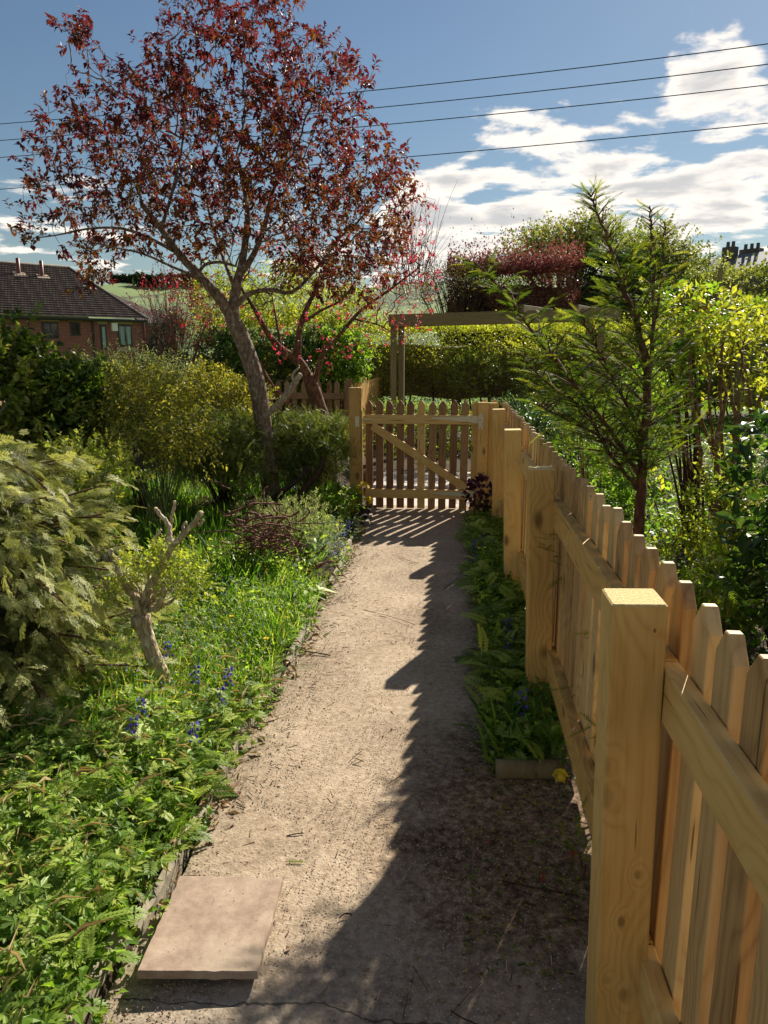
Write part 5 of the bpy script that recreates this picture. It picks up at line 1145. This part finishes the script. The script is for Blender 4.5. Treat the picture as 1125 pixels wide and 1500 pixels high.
# bare many-stemmed shrub
mb = np.array([*gz(1052, 812)[:2], 0.0]); mb = np.array([2.0, 5.35, 0.0]); ms = thing('bare_stemmed_shrub', 'leggy shrub with many thick bare tan stems and leaves only at the top', 'shrub', mb); tops = []
for k, pts in enumerate([[(1055, 760), (1048, 690), (1040, 600), (1035, 500)], [(1060, 760), (1072, 680), (1100, 620), (1122, 560)], [(1050, 770), (1030, 690), (1018, 620), (1010, 560), (1012, 500)], [(1058, 765), (1060, 680), (1055, 600), (1057, 520), (1062, 470)],
                         [(1062, 770), (1080, 700), (1082, 600), (1090, 500)], [(1048, 760), (1060, 700), (1085, 650), (1110, 590)], [(1065, 700), (1040, 650), (1022, 600), (1015, 560)], [(1070, 760), (1092, 700), (1100, 640), (1095, 560), (1080, 500)], [(1052, 770), (1045, 720), (1020, 700), (1000, 650)], [(1072, 690), (1078, 620), (1070, 560), (1075, 490)], [(1056, 740), (1050, 650), (1062, 580), (1045, 510)]]):
    p = smoothline(pxl([(x, y, 5.3 + rng.uniform(-.2, .2)) for x, y in pts]), 5)
    if k not in (6, 9): p[0] = mb + [rng.uniform(-.1, .1), rng.uniform(-.1, .1), -.03]
    r0 = rng.uniform(.014, .024); tubeobj('stem', [(p + rng.normal(0, .004, p.shape), np.linspace(r0, r0 * .45, len(p)))], M['tanbark'], ms); tops.append(p[-1])
P_ = np.repeat(np.array(tops), 12, 0) + rng.normal(0, 1, (len(tops) * 12, 3)) * [.20, .2, .12]; lf, s_ = sprigs(P_, rdir(len(P_), .5), T_leaf(.26), per=7, L=.13, size=.05, k=2, clump_r=.05); leafobj('foliage', [lf], M['hedge'], ms); leafobj('twigs', [s_], M['tanbark'], ms, 'stuff')
shrub('lime_shrub', 'pale yellow-green leafy shrub between the bare stems and the laurel', 'shrub', (1.95, 4.6, 0), [px_blob(1060, 760, 4.7, 50, 50, .3), px_blob(1010, 815, 4.7, 40, 20, .25)], T_leaf(.24), 'lime', n=150, per=7, k=2, L=.11, size=.042, nst=16)
shrub('dark_shrub', 'dark low bush in shade just beyond the far end of the fence', 'shrub', (1.35, 8.6, 0), [px_blob(790, 640, 8.6, 60, 38, .5), px_blob(840, 690, 8.0, 50, 40, .45), px_blob(760, 610, 9.3, 35, 22, .4)], T_leaf(.24), 'laurel', n=420, per=6, k=3, L=.10, size=.042)
shrub('green_shrub', 'mid-green leafy shrub behind the yew in front of the hedge', 'shrub', (2.1, 9.5, 0), [px_blob(835, 615, 9.6, 60, 26, .5), px_blob(950, 600, 9.3, 45, 55, .5)], T_leaf(.24), 'fresh', n=380, per=6, k=3, L=.13, size=.05)
shrub('green_shrub', 'light green low shrub in the sun behind the fence below the yew', 'shrub', (1.7, 6.4, 0), [px_blob(880, 740, 6.4, 60, 40, .4), px_blob(985, 800, 6.0, 60, 28, .4), px_blob(900, 680, 7.0, 60, 35, .4)], T_leaf(.26), 'fresh', n=320, per=6, k=3, L=.11, size=.042)
shrub('border_shrub', 'dark leafy border plants just beyond the gate, seen between its pickets', 'shrub', (-.3, 10.2, 0), [px_blob(600, 640, 10.0, 60, 30, .4), px_blob(670, 635, 10.0, 50, 34, .4), px_blob(560, 620, 10.4, 30, 30, .3)], T_leaf(.24), 'evergreen', n=380, per=6, k=3, L=.10, size=.045)
shrub('dark_shrub', 'dark rounded bush under the clipped hedge right of the gate', 'shrub', (1.3, 13.2, 0), [px_blob(780, 560, 13.2, 26, 20, .4), px_blob(700, 545, 13.4, 50, 32, .5)], T_leaf(.24), 'evergreen', n=160, per=5, k=3, L=.10, size=.045)

# purple-leaved plant at the hinge post
P_, D_, _c = clumps([px_blob(702, 725, 6.55, 20, 26, .10), px_blob(715, 715, 6.5, 14, 16, .08)], 46, (.3, 1))
hp = thing('purple_leaved_plant', 'plum-coloured leafy plant on pale stems beside the gate hinge post', 'plant', (.22, 6.55, 0)); lf, s_ = sprigs(P_, D_, T_oval(.32, .2), per=6, L=.07, size=.050, k=1, upw=.2)
leafobj('foliage', [lf], M['heuchera'], hp)
[tubeobj('stem', [(bez([.20 + rng.normal(0, .05), 6.5 + rng.normal(0, .05), 0], [.2, 6.5, .1], q, 6), np.linspace(.004, .002, 6))], M['tanbark'], hp) for q in P_[:20]]

# ------------------------------------------------------------ ground-level planting
def bladefield(n, xr, yr, hmin, hmax, m, w0=.03, lean=.35, name='grass', label='', catg='grass', mask=None, bend=.4, clump=True):
    x = rng.uniform(*xr, n); y = rng.uniform(*yr, n)
    if clump:
        d_ = .5 + .5 * np.sin(x * 9 + np.sin(y * 5) * 2) * np.sin(y * 8 + x * 3); kp = rng.random(n) < (.35 + .65 * d_); x, y = x[kp], y[kp]
    if mask is not None: kp = mask(x, y); x, y = x[kp], y[kp]
    n = len(x); f = nrm(np.stack([rng.normal(0, lean, n), rng.normal(0, lean, n), np.ones(n)], 1)); hh = rng.uniform(hmin, hmax, n) * (.75 + .35 * np.sin(x * 4 + 1) * np.sin(y * 3))
    u = nrm(rng.normal(0, 1, (n, 3)) * [1, 1, .2]); P = np.stack([x, y, gh(x, y) - .01], 1)
    o = leafobj(name, [place(T_blade(w0, bend), P, f, u, hh)], M[m]); return tag(o, label, catg, kind='stuff')
edge = lambda x, y: x < -.808 - .05 * np.clip(y - 5.2, 0, 1) + .035 * np.sin(y * 7)
bladefield(30000, (-2.6, -.80), (2.35, 4.75), .06, .19, 'grass', .020, .38, 'grass', 'long sunlit grass filling the bed left of the path', 'grass', edge)
bladefield(13000, (-3.6, -1.25), (4.3, 8.4), .10, .30, 'dgrass', .03, .3, 'grass', 'deep green tall grass tufts under the leaning trees', 'grass')
bladefield(4500, (-1.75, -.84), (1.15, 2.5), .05, .16, 'dgrass', .035, .45, 'grass', 'dark green grass among the leafy plants at lower left', 'grass', edge)
bladefield(3200, (-1.8, -.95), (4.6, 6.9), .10, .24, 'grass', .04, .35, 'strap_leaves', 'arching strap leaves in the bed near the gnarled branches', 'plants', edge)
bladefield(3000, (.14, .42), (2.55, 6.6), .08, .24, 'dgrass', .04, .35, 'strap_leaves', 'dark strap leaves along the foot of the fence', 'plants')
bladefield(20000, (.58, 5.5), (2.2, 13.5), .05, .2, 'grass', .035, .4, 'grass', 'bright grassy growth in the garden behind the fence', 'grass')
bladefield(16000, (-3, 7), (15.6, 24), .04, .12, 'grass', .10, .3, 'lawn_grass', 'sunlit lawn grass beyond the clipped hedge', 'grass', clump=False)
def field(T, n, xr, yr, smin, smax, m, name, label, catg, z=.0, mask=None, up_=.9, zr=.10, fmix=1.0, kind='stuff', rb=None):
    x = rng.uniform(*xr, n); y = rng.uniform(*yr, n)
    if mask is not None: kp = mask(x, y); x, y = x[kp], y[kp]
    n = len(x); a = rng.uniform(0, 2 * math.pi, n); f = np.stack([np.cos(a) * fmix, np.sin(a) * fmix, rng.uniform(.1, 1.2, n) * up_], 1)
    P = np.stack([x, y, gh(x, y) + z + rng.random(n) ** 1.5 * zr], 1); o = leafobj(name, [place(T, P, f, nrm(np.array([0, 0, 1.]) + rng.normal(0, .3, (n, 3))), rng.uniform(smin, smax, n))], M[m]); return tag(o, label, catg, kind=kind)
TF = T_fern(8, 1, .45); TF2 = T_fern(6, 4, .2); TL = T_lobed()
field(TF, 2300, (-1.9, -.80), (1.15, 2.85), .045, .10, 'fern', 'ferny_plants', 'ferny silver-green leaves along the bed near the path edge', 'plants', mask=lambda x, y: edge(x, y) & ((x > -1.55) | (y < 2.3)))
field(T_leaf(.30, .2), 6500, (-1.9, -.82), (1.15, 4.4), .018, .042, 'fresh', 'ground_cover', 'small green leaves carpeting the soil under the grass', 'plants', mask=edge, zr=.14)
field(TF, 950, (.13, .43), (2.52, 6.6), .07, .15, 'fern', 'ferny_plants', 'ferny green leaves spilling onto the path along the fence', 'plants', mask=lambda x, y: x > .16 + .06 * np.sin(y * 5), zr=.16)
field(T_leaf(.30, .2), 3400, (.12, .44), (2.52, 6.9), .025, .05, 'fresh', 'ground_cover', 'small leaves filling the narrow strip beside the fence', 'plants', mask=lambda x, y: x > .15 + .05 * np.sin(y * 4 + 1), zr=.20)
field(T_oval(.3), 2600, (-1.7, -.92), (4.6, 7.2), .035, .07, 'broad', 'ground_cover', 'leafy green plants in the bed between the gnarled branches and the gate', 'plants', mask=edge, zr=.16)
field(T_oval(.3), 14000, (.6, 5.5), (2.2, 13.5), .04, .08, 'fresh', 'ground_cover', 'leafy ground plants in the garden behind the fence', 'plants', zr=.18)
field(T_leaf(.28, .35), 900, (-.86, -.76), (1.2, 6.2), .018, .045, 'fresh', 'overhanging_leaves', 'small leaves lolling over the stone edging', 'plants', z=.03, zr=.05, mask=lambda x, y: np.sin(y * 5.3) + np.sin(y * 13.1) > -.5)
field(TF, 130, (-.90, -.80), (1.9, 4.2), .035, .07, 'fern', 'overhanging_ferny_leaves', 'ferny leaves hanging over the edging onto the path', 'plants', z=.03, zr=.04)
field(T_flower5(), 700, (-1.75, -.95), (2.6, 4.2), .006, .011, 'blue', 'forget_me_nots', 'tiny pale blue flowers scattered through the sunlit grass', 'flowers', z=.09, zr=.12, up_=2)
field(T_flower5(), 800, (-1.10, -.82), (5.0, 6.0), .008, .014, 'blue', 'forget_me_nots', 'patch of pale blue flowers at the path edge near the gate', 'flowers', z=.06, zr=.10, up_=2)
field(T_flower5(), 420, (1.4, 2.2), (4.2, 5.6), .01, .018, 'blue', 'forget_me_nots', 'pale blue flowers in the garden behind the fence', 'flowers', z=.12, zr=.12, up_=2)
field(T_leaf(.35), 3600, (-2.9, -1.4), (3.6, 7.5), .03, .06, 'deadleaf', 'leaf_litter', 'brown fallen leaves on the soil under the shrubs', 'litter', zr=.02, up_=.1)
field(T_leaf(.35), 1600, (.6, 3), (1.5, 6), .02, .045, 'deadleaf', 'leaf_litter', 'brown fallen leaves on the soil behind the fence', 'litter', zr=.02, up_=.1)

field(T_lobed(), 900, (-1.9, -.84), (1.15, 2.7), .022, .045, 'broad', 'lobed_ground_cover', 'light green lobed leaves mixed through the lower left bed', 'plants', z=.05, mask=edge, zr=.10)
field(T_leaf(.022, .2), 700, (-1.9, -.82), (1.15, 3.2), .05, .13, 'straw', 'dead_stalks', 'straw-coloured dead stalks among the leaves at lower left', 'litter', z=.03, mask=edge, zr=.12, up_=.6)
# leafy clumps one can pick out at lower left: each leaf a part
lob = T_lobed(); lobed_src = []
def leafplant(name, label, catg, base, nl, T, m, smin, smax, h_=.10, spread=.10, group=None, srcs=[]):
    root = thing(name, label, catg, base, group); base = np.asarray(base, float); srcs = []; chs = []
    for k in range(nl):
        a = rng.uniform(0, 2 * math.pi); r = spread * math.sqrt(rng.random()); p = np.array([math.cos(a) * r, math.sin(a) * r, h_ * rng.uniform(.45, 1.1)])
        if k < 3:
            V, Fq, rr = place(T, [[0, 0, 0]], [[0, 1, .0]], [[0, 0, 1]], 1.0, np.array([.2 + .3 * k])); o = raw('leaf', V, Fq, rnd=rr, m=M[m]); srcs.append(o)
        else: o = bpy.data.objects.new('leaf', srcs[k % 3].data); COL.objects.link(o)
        o.parent = root; o.location = tuple(p); o.rotation_euler = (rng.uniform(-.35, .35), rng.uniform(-.35, .35), a - math.pi / 2 + rng.uniform(-.5, .5)); s_ = rng.uniform(smin, smax); o.scale = (s_, s_, s_)
        chs.append((bez(base + [0, 0, -.01], base + p * [.2, .2, .7], base + p, 5), np.full(5, .0016)))
    tubeobj('stalks', chs, M['greenstem'], root); return root
spots = [(-.98, 1.50, 'lobed-leaved plant at the very bottom left next to the path edging'), (-1.16, 1.62, 'lobed-leaved plant left of the one touching the edging, near the bottom left corner'), (-.93, 1.74, 'lobed-leaved plant overhanging the left corner of the paving slab'), (-1.10, 1.88, 'lobed-leaved plant in front of the grey stone'),
         (-1.30, 1.86, 'lobed-leaved plant at the left edge below the cypress'), (-1.33, 2.10, 'lobed-leaved plant under the lowest cypress sprays'), (-1.02, 2.22, 'lobed-leaved plant just behind the grey stone'), (-1.22, 1.38, 'lobed-leaved plant cut by the bottom left corner'), (-1.48, 2.35, 'lobed-leaved plant in the cypress shade')]
for x, y, lab in spots: leafplant('lobed_leaf_plant', lab, 'plant', (x, y, .01), 15, lob, 'broad', .042, .07, .11, .12, 'lobed-leaved plants at lower left')
for x, y, lab in [(-1.08, 4.15, 'broad strap-leaved plant at the path edge in front of the gnarled branches'), (-.98, 4.32, 'spreading pale-leaved plant lying over the path edging'), (-1.30, 4.25, 'upright broad-bladed plant left of the gnarled branches')]:
    leafplant('broad_leaf_plant', lab, 'plant', (x, y, .01), 22, T_leaf(.16, .35, .08), 'fern', .14, .24, .05, .05)

# bluebells, dandelions, wallflower, daffodil
def bluebell(x, y, h_, label, group):
    root = thing('bluebell', label, 'flower', (x, y, float(gh(x, y))), group); b = np.array([x, y, float(gh(x, y))]); top = b + [rng.uniform(-.02, .02), rng.uniform(-.02, .02), h_]
    tubeobj('stem', [(bez(b, (b + top) / 2 + [.008, 0, 0], top, 6), np.linspace(.0025, .0015, 6))], M['greenstem'], root)
    P_ = []; D_ = []
    for k in range(9):
        c = b + (top - b) * (1 - .055 * k); a = k * 2.4; dv = np.array([math.cos(a), math.sin(a), -.9]); 
        for q in range(4): P_.append(c + dv * [.008, .008, .002]); D_.append(dv + rng.normal(0, .35, 3))
    leafobj('bells', [place(T_quad(.3), np.array(P_), np.array(D_), rdir(len(P_)), .020)], M['bluebell'], root); return root
for (px, py, h_, lab) in [(690, 800, .20, 'bluebell in front of the third fence post'), (708, 795, .22, 'bluebell right of the pair by the third post'), (696, 818, .18, 'lowest bluebell of those near the third fence post'), (765, 1060, .24, 'bluebell at the foot of the second fence post'), (738, 930, .2, 'bluebell among the leaves midway along the strip'), (742, 955, .18, 'short bluebell below the midway one')]:
    p = gz(px, py + 22); bluebell(max(p[0], .15), p[1], h_, lab, 'bluebells along the fence')
bbs = [(252, 960, 'left of the trunk foot'), (238, 985, 'at the trunk foot'), (285, 1000, 'in the grass right of the pollarded trunk'), (335, 1015, 'midway between the trunk and the path'), (330, 1040, 'just below the midway one'), (215, 1065, 'in the shade below the cypress tips'), (190, 1100, 'above the ferny leaves'), (325, 1105, 'close to the path edging')]
for px, py, lab in bbs:
    p = gz(px, py + 25); bluebell(min(p[0], -.93), p[1], .17, 'dark blue bluebell ' + lab, 'bluebells in the left bed')
def daisyhead(root, c, n_, r, m, name='flower_head'):
    a = np.linspace(0, 2 * math.pi, n_, endpoint=False); out = []
    for k, (rr_, up2) in enumerate(((1.0, .25), (.72, .6), (.42, 1.2))):
        D_ = np.stack([np.cos(a + k * .3), np.sin(a + k * .3), np.full(n_, up2)], 1); out.append(place(T_quad(.16), np.repeat([c], n_, 0), D_, np.repeat([[0, 0, 1.]], n_, 0), r * rr_))
    return leafobj(name, out, M[m], root)
for (px, py, lab) in [(340, 921, 'yellow dandelion above the lower one in the grass'), (391, 954, 'yellow dandelion in the grass nearest the path'), (424, 922, 'yellow dandelion at the path edging beside the broad leaves')]:
    p = gz(px, py + 14); p[2] = float(gh(p[0], p[1])); p[0] = min(p[0], -.88); r_ = thing('dandelion', lab, 'flower', p, 'dandelions in the left bed'); c = p + [0, 0, .10]
    tubeobj('stem', [(bez(p, p + [.01, 0, .05], c, 5), np.full(5, .0025))], M['greenstem'], r_); daisyhead(r_, c, 14, .020, 'yellow')
wp = np.array([-.93, 6.55, .0]); wf = thing('wallflower', 'leafy plant with clear yellow flowers standing at the latch post', 'plant', wp)
ch = []; Pf = []
for (px, py) in [(533, 708), (528, 712), (537, 731), (519, 738), (530, 722), (541, 735), (515, 745), (538, 712)]:
    q = at(px, py, 6.5 + rng.uniform(-.06, .06)); ch.append((bez(wp, (wp + q) / 2 + [0, 0, .06], q, 7), np.linspace(.004, .002, 7))); Pf.append(q)
for c_ in ch: tubeobj('stem', [c_], M['greenstem'], wf)
for q in Pf:
    n_ = 7; leafobj('flower', [place(T_flower5(.5), q + rng.normal(0, .010, (n_, 3)), rdir(n_), rdir(n_, 2), .055)], M['yellow'], wf)
P_, D_, _c = clumps([(wp + [-.06, 0, .16], (.20, .16, .17)), (wp + [-.28, -.15, .12], (.2, .2, .13))], 90, (.3, 1)); lf, s_ = sprigs(P_, D_, T_leaf(.26), per=6, L=.07, size=.048, k=2); leafobj('foliage', [lf], M['fresh'], wf)
# drooping daffodil
dp = np.array([.405, 2.44, .005]); df = thing('daffodil', 'drooping yellow daffodil beside the edging log at the fence foot', 'flower', dp)
c = at(820, 1133, 2.42)
tubeobj('stem', [(bez(dp + [.02, .12, 0], dp + [.01, .06, .14], c, 8), np.full(8, .003))], M['greenstem'], df)
for k in range(6):
    a = k * math.pi / 3; D_ = np.array([[math.cos(a), -.35, math.sin(a)]]); leafobj('petal', [place(T_oval(.36, .15), [c], D_, [[0, 1, .1]], .034, np.array([.4 + .1 * k]))], M['yellow'], df)
V, Fx = tubes([(np.array([c + [0, .004, 0], c + [.002, -.012, -.003], c + [.003, -.026, -.006]]), [.007, .010, .015])], 12); fix(raw('trumpet', V, Fx, smooth=True, m=M['yellow'], rnd=np.full(sum(len(f) for f in Fx), .5), origin=c), df)
c2 = at(832, 1150, 2.40)
leafobj('withered_petal', [place(T_oval(.4, .6), np.repeat([c2], 4, 0), rdir(4) - [0, 0, .6], rdir(4), .030)], M['cream'], df)

# ------------------------------------------------------------ slab, stone, log
sc_ = [(-.757, 1.785), (-.462, 1.803), (-.445, 1.467), (-.735, 1.439)]
V = []; nS = 14; per_ = []
for k in range(4):
    a = np.array(sc_[k]); b = np.array(sc_[(k + 1) % 4])
    for i_ in range(nS): per_.append(a + (b - a) * i_ / nS + rng.normal(0, .0009, 2))
cen = np.mean(sc_, axis=0); n_ = len(per_); zt_ = lambda p: .045 + (1.80 - p[1]) * .025
for ins, dz in ((1.0, -.021), (1.0, -.004), (.985, .0)):
    for p_ in per_: q = cen + (p_ - cen) * ins; V.append((q[0], q[1], zt_(q) + dz + (rng.normal(0, .0008) if dz else 0)))
V.append((*cen, zt_(cen))); V.append((*cen, zt_(cen) - .021)); Q = [[r_ * n_ + i_, r_ * n_ + (i_ + 1) % n_, r_ * n_ + n_ + (i_ + 1) % n_, r_ * n_ + n_ + i_] for r_ in (0, 1) for i_ in range(n_)]
Tt = [[3 * n_, 2 * n_ + (i_), 2 * n_ + (i_ + 1) % n_] for i_ in range(n_)] + [[3 * n_ + 1, (i_ + 1) % n_, i_] for i_ in range(n_)]
tag(raw('paving_slab', V, [np.array(Q)[:, ::-1], np.array(Tt)[:, ::-1]], m=M['slab'], origin=(*cen, 0)), 'square pinkish paving slab lying loose on the path at lower left', 'slab')
def rock(name, label, c, s, m, rz=0.0, seed=0, catg='stone'):
    r2 = np.random.default_rng(seed); nu, nv = 14, 8; V = []
    for j_ in range(nv + 1):
        ph = math.pi * j_ / nv
        for i_ in range(nu):
            th_ = 2 * math.pi * i_ / nu; p_ = np.array([math.sin(ph) * math.cos(th_), math.sin(ph) * math.sin(th_), math.cos(ph)]); p_ = np.sign(p_) * np.abs(p_) ** .45; V.append(p_ * s * (1 + .05 * math.sin(th_ * 3 + seed) * math.sin(ph * 2)) + r2.normal(0, .01, 3) * s)
    Q = [[j_ * nu + i_, (j_ + 1) * nu + i_, (j_ + 1) * nu + (i_ + 1) % nu, j_ * nu + (i_ + 1) % nu] for j_ in range(nv) for i_ in range(nu)]
    o = raw(name, V, Q, smooth=False, m=M[m]); o.location = tuple(c); o.rotation_euler = (0, 0, rz); return tag(o, label, catg)
s0 = gz(178, 1284); rock('flat_stone', 'flat grey stone half hidden by leaves behind the paving slab', (s0[0] - .0, s0[1], .035), (.10, .05, .035), 'greystone', .35, 3)
s1 = gz(62, 1290)
lg0 = np.array([.172, 2.452, .030]); lg1 = np.array([.41, 2.468, .032]); lt_ = np.linspace(0, 1, 9)[:, None]
V, Fx = tubes([(np.vstack([[lg0 - [.001, 0, 0]], lg0 + (lg1 - lg0) * lt_]), np.concatenate([[.002], np.full(9, .036)]))], 14)
tag(raw('edging_log', V + rng.normal(0, .0012, V.shape), Fx, smooth=True, m=M['oldwood'], origin=lg0), 'short weathered log set across the end of the planted strip beside the fence', 'log')
bl_ = smoothline(pxl([(1030, 865, 4.55), (1055, 880, 4.4), (1080, 900, 4.2), (1098, 915, 4.0)]) * [1, 1, 0] + [0, 0, .06], 4)
tag(tubeobj('fallen_branch', [(bl_, np.full(len(bl_), .028))], M['palebark'], jitter=.002), 'pale curved branch lying on the soil behind the fence near the laurel', 'branch')

# ------------------------------------------------------------ grit, litter and twigs on the path
def scatter_box(n, xr, yr, smin, smax, m, name, label, mask=None, flatz=.5, zl=.008):
    x = rng.uniform(*xr, n); y = yr[0] + (yr[1] - yr[0]) * rng.random(n) ** 1.6
    if mask is not None: kp = mask(x, y); x, y = x[kp], y[kp]
    n = len(x); V0 = np.array([(1, 0, 0), (-.5, .87, 0), (-.5, -.87, 0), (0.1, 0.1, .9)]); T_ = (V0, np.array([(0, 1, 3), (1, 2, 3), (2, 0, 3)]))
    a = rng.uniform(0, 6.28, n); f = np.stack([np.cos(a), np.sin(a), np.zeros(n)], 1); f[:, 2] = rng.normal(0, .15, n)
    o = leafobj(name, [place(T_, np.stack([x, y, np.full(n, zl)], 1), f, nrm(np.array([0, 0, 1.]) + rng.normal(0, .2, (n, 3))), rng.uniform(smin, smax, n))], M[m]); return tag(o, label, 'gravel', kind='stuff')
scatter_box(26000, (-.80, .44), (1.0, 7.2), .0012, .0036, 'grit', 'grit', 'loose pale grit scattered over the path surface')
scatter_box(5000, (-.80, .44), (1.0, 6.0), .003, .006, 'litter', 'soil_crumbs', 'dark crumbs of soil strewn on the path', mask=lambda x, y: (np.abs(y - 2.05) < .6) & (x > -.1) | (x > .12) | (x < -.62))
def strewn(T, n, xr, yr, smin, smax, m, name, label, mask=None, z_=.011, catg='litter', tl=.08):
    x = rng.uniform(*xr, n); y = rng.uniform(*yr, n)
    if mask is not None: kp = mask(x, y); x, y = x[kp], y[kp]
    n = len(x); a = rng.uniform(0, 6.28, n); f = np.stack([np.cos(a), np.sin(a), rng.normal(0, tl, n)], 1); return tag(leafobj(name, [place(T, np.stack([x, y, np.full(n, z_)], 1), f, nrm(np.array([0, 0, 1.]) + rng.normal(0, .3, (n, 3))), rng.uniform(smin, smax, n))], M[m]), label, catg, kind='stuff')
strewn(T_stick(.05), 1500, (-.80, .44), (1.05, 6.8), .012, .04, 'litter', 'twig_litter', 'thin dry twigs and stalks scattered over the path', mask=lambda x, y: (x > .05) | (x < -.55) | (rng.random(len(x)) < .15))
strewn(T_leaf(.14, .2), 600, (.05, .44), (1.55, 2.5), .010, .026, 'yew', 'needle_litter', 'green needles dropped on the dark soil beside the fence', z_=.014, tl=.25)
strewn(T_leaf(.35, .3), 240, (-.80, .44), (1.1, 6.8), .008, .020, 'deadleaf', 'dry_leaf_litter', 'small dry leaves lying on the path', z_=.013, tl=.25, mask=lambda x, y: (x > .12) | (x < -.5) | (rng.random(len(x)) < .2))
# weeds rooted along the edges of the path
field(TF2, 70, (-.83, -.70), (1.9, 6.6), .03, .07, 'fresh', 'edge_weeds', 'small weeds creeping over the left edge of the path', 'plants', mask=lambda x, y: rng.random(len(x)) < .7, zr=.02)
field(TF2, 46, (.12, .42), (1.6, 2.5), .02, .055, 'fresh', 'edge_weeds', 'sparse seedlings in the dark soil at the fence foot', 'plants', zr=.01)
field(T_leaf(.12, .3), 300, (-.82, -.74), (1.6, 6.6), .03, .09, 'litter', 'dry_stalks', 'straw-coloured stalks trailing from the edging', 'litter', z=.03, zr=.02, up_=.05)
tw = [((375 + 600) / 2 * 0 + 590, 1140, .10, .9, 'pale straw lying across the shadow edge on the path'), (440, 716, 0, 0, '')]
for (x0, y0, x1, y1, r_, lab) in [(568, 1148, 612, 1120, .0014, 'pale curved straw lying at the shadow edge in mid path'), (735, 1290, 848, 1312, .0026, 'long thin brown twig on the dark soil near the fence'), (605, 1415, 627, 1452, .0012, 'short straw on the shaded concrete at the bottom'), (590, 1495, 598, 1455, .0012, 'thin straw at the very bottom of the path'),
                              (446, 954, 484, 960, .004, 'small pale stick beside the left edging'), (660, 1487, 705, 1440, .0012, 'fine pale stalk on the concrete at bottom right'), (650, 862, 672, 846, .002, 'pale twig on the shaded right side far up the path'), (585, 817, 610, 825, .0018, 'dark thin twig in the sun near the gate'), (532, 893, 608, 915, .0015, 'fine dark twig lying across the sunlit middle of the path'),
                              (510, 1118, 530, 1100, .0016, 'reddish twig scrap on the sunlit path'), (660, 1480, 700, 1500, .002, 'grey twig at the bottom edge'), (420, 1224, 445, 1220, .0022, 'dark curled twig on the sunlit path behind the slab'), (497, 1345, 515, 1340, .0022, 'dark bent twig at the tip of the long shadow')]:
    a = gz(x0, y0, .01); b = gz(x1, y1, .012); mid = (a + b) / 2 + [rng.normal(0, .006), rng.normal(0, .010), .004]
    tag(tubeobj('twig', [(bez(a, mid, b, 8), np.full(8, r_))], M['litter'] if r_ < .0016 or r_ > .003 else M['darkbark'], jitter=.0002, origin=a), lab, 'twig', 'twigs lying on the path')
def fallen(px, py, ang_, s_, m, lab, name='fallen_sprig'):
    p = gz(px, py, .012); V, Fq, rr = place(T_needles(11, .22, 1.0, .03, .05), [p], [[math.cos(ang_), math.sin(ang_), .02]], [[0, 0, 1]], s_, np.array([.6])); tag(raw(name, V, Fq, rnd=rr, m=M[m], origin=p), lab, 'sprig')
fallen(420, 1262, .1, .05, 'yew', 'small green sprig fallen on the sunlit path behind the slab'); fallen(716, 1238, 1.5, .03, 'redleaf', 'small red scrap of dead sprig on the dark soil'); fallen(793, 1292, 1.3, .045, 'redleaf', 'red-brown dead sprig lower on the dark soil')
fallen(835, 1262, 1.2, .065, 'redleaf', 'long red-brown dead sprig against the fence foot'); fallen(806, 1210, .4, .05, 'yew', 'green sprig fallen near the daffodil'); fallen(520, 1112, .8, .05, 'deadleaf', 'brown dry sprig in the middle of the sunlit path')
low_yew('little green yew tuft growing out at the foot of the nearest post', (.40, 1.93, 0), [((.385, 1.93, .05), (.035, .05, .05))], 12, .05, per=3)
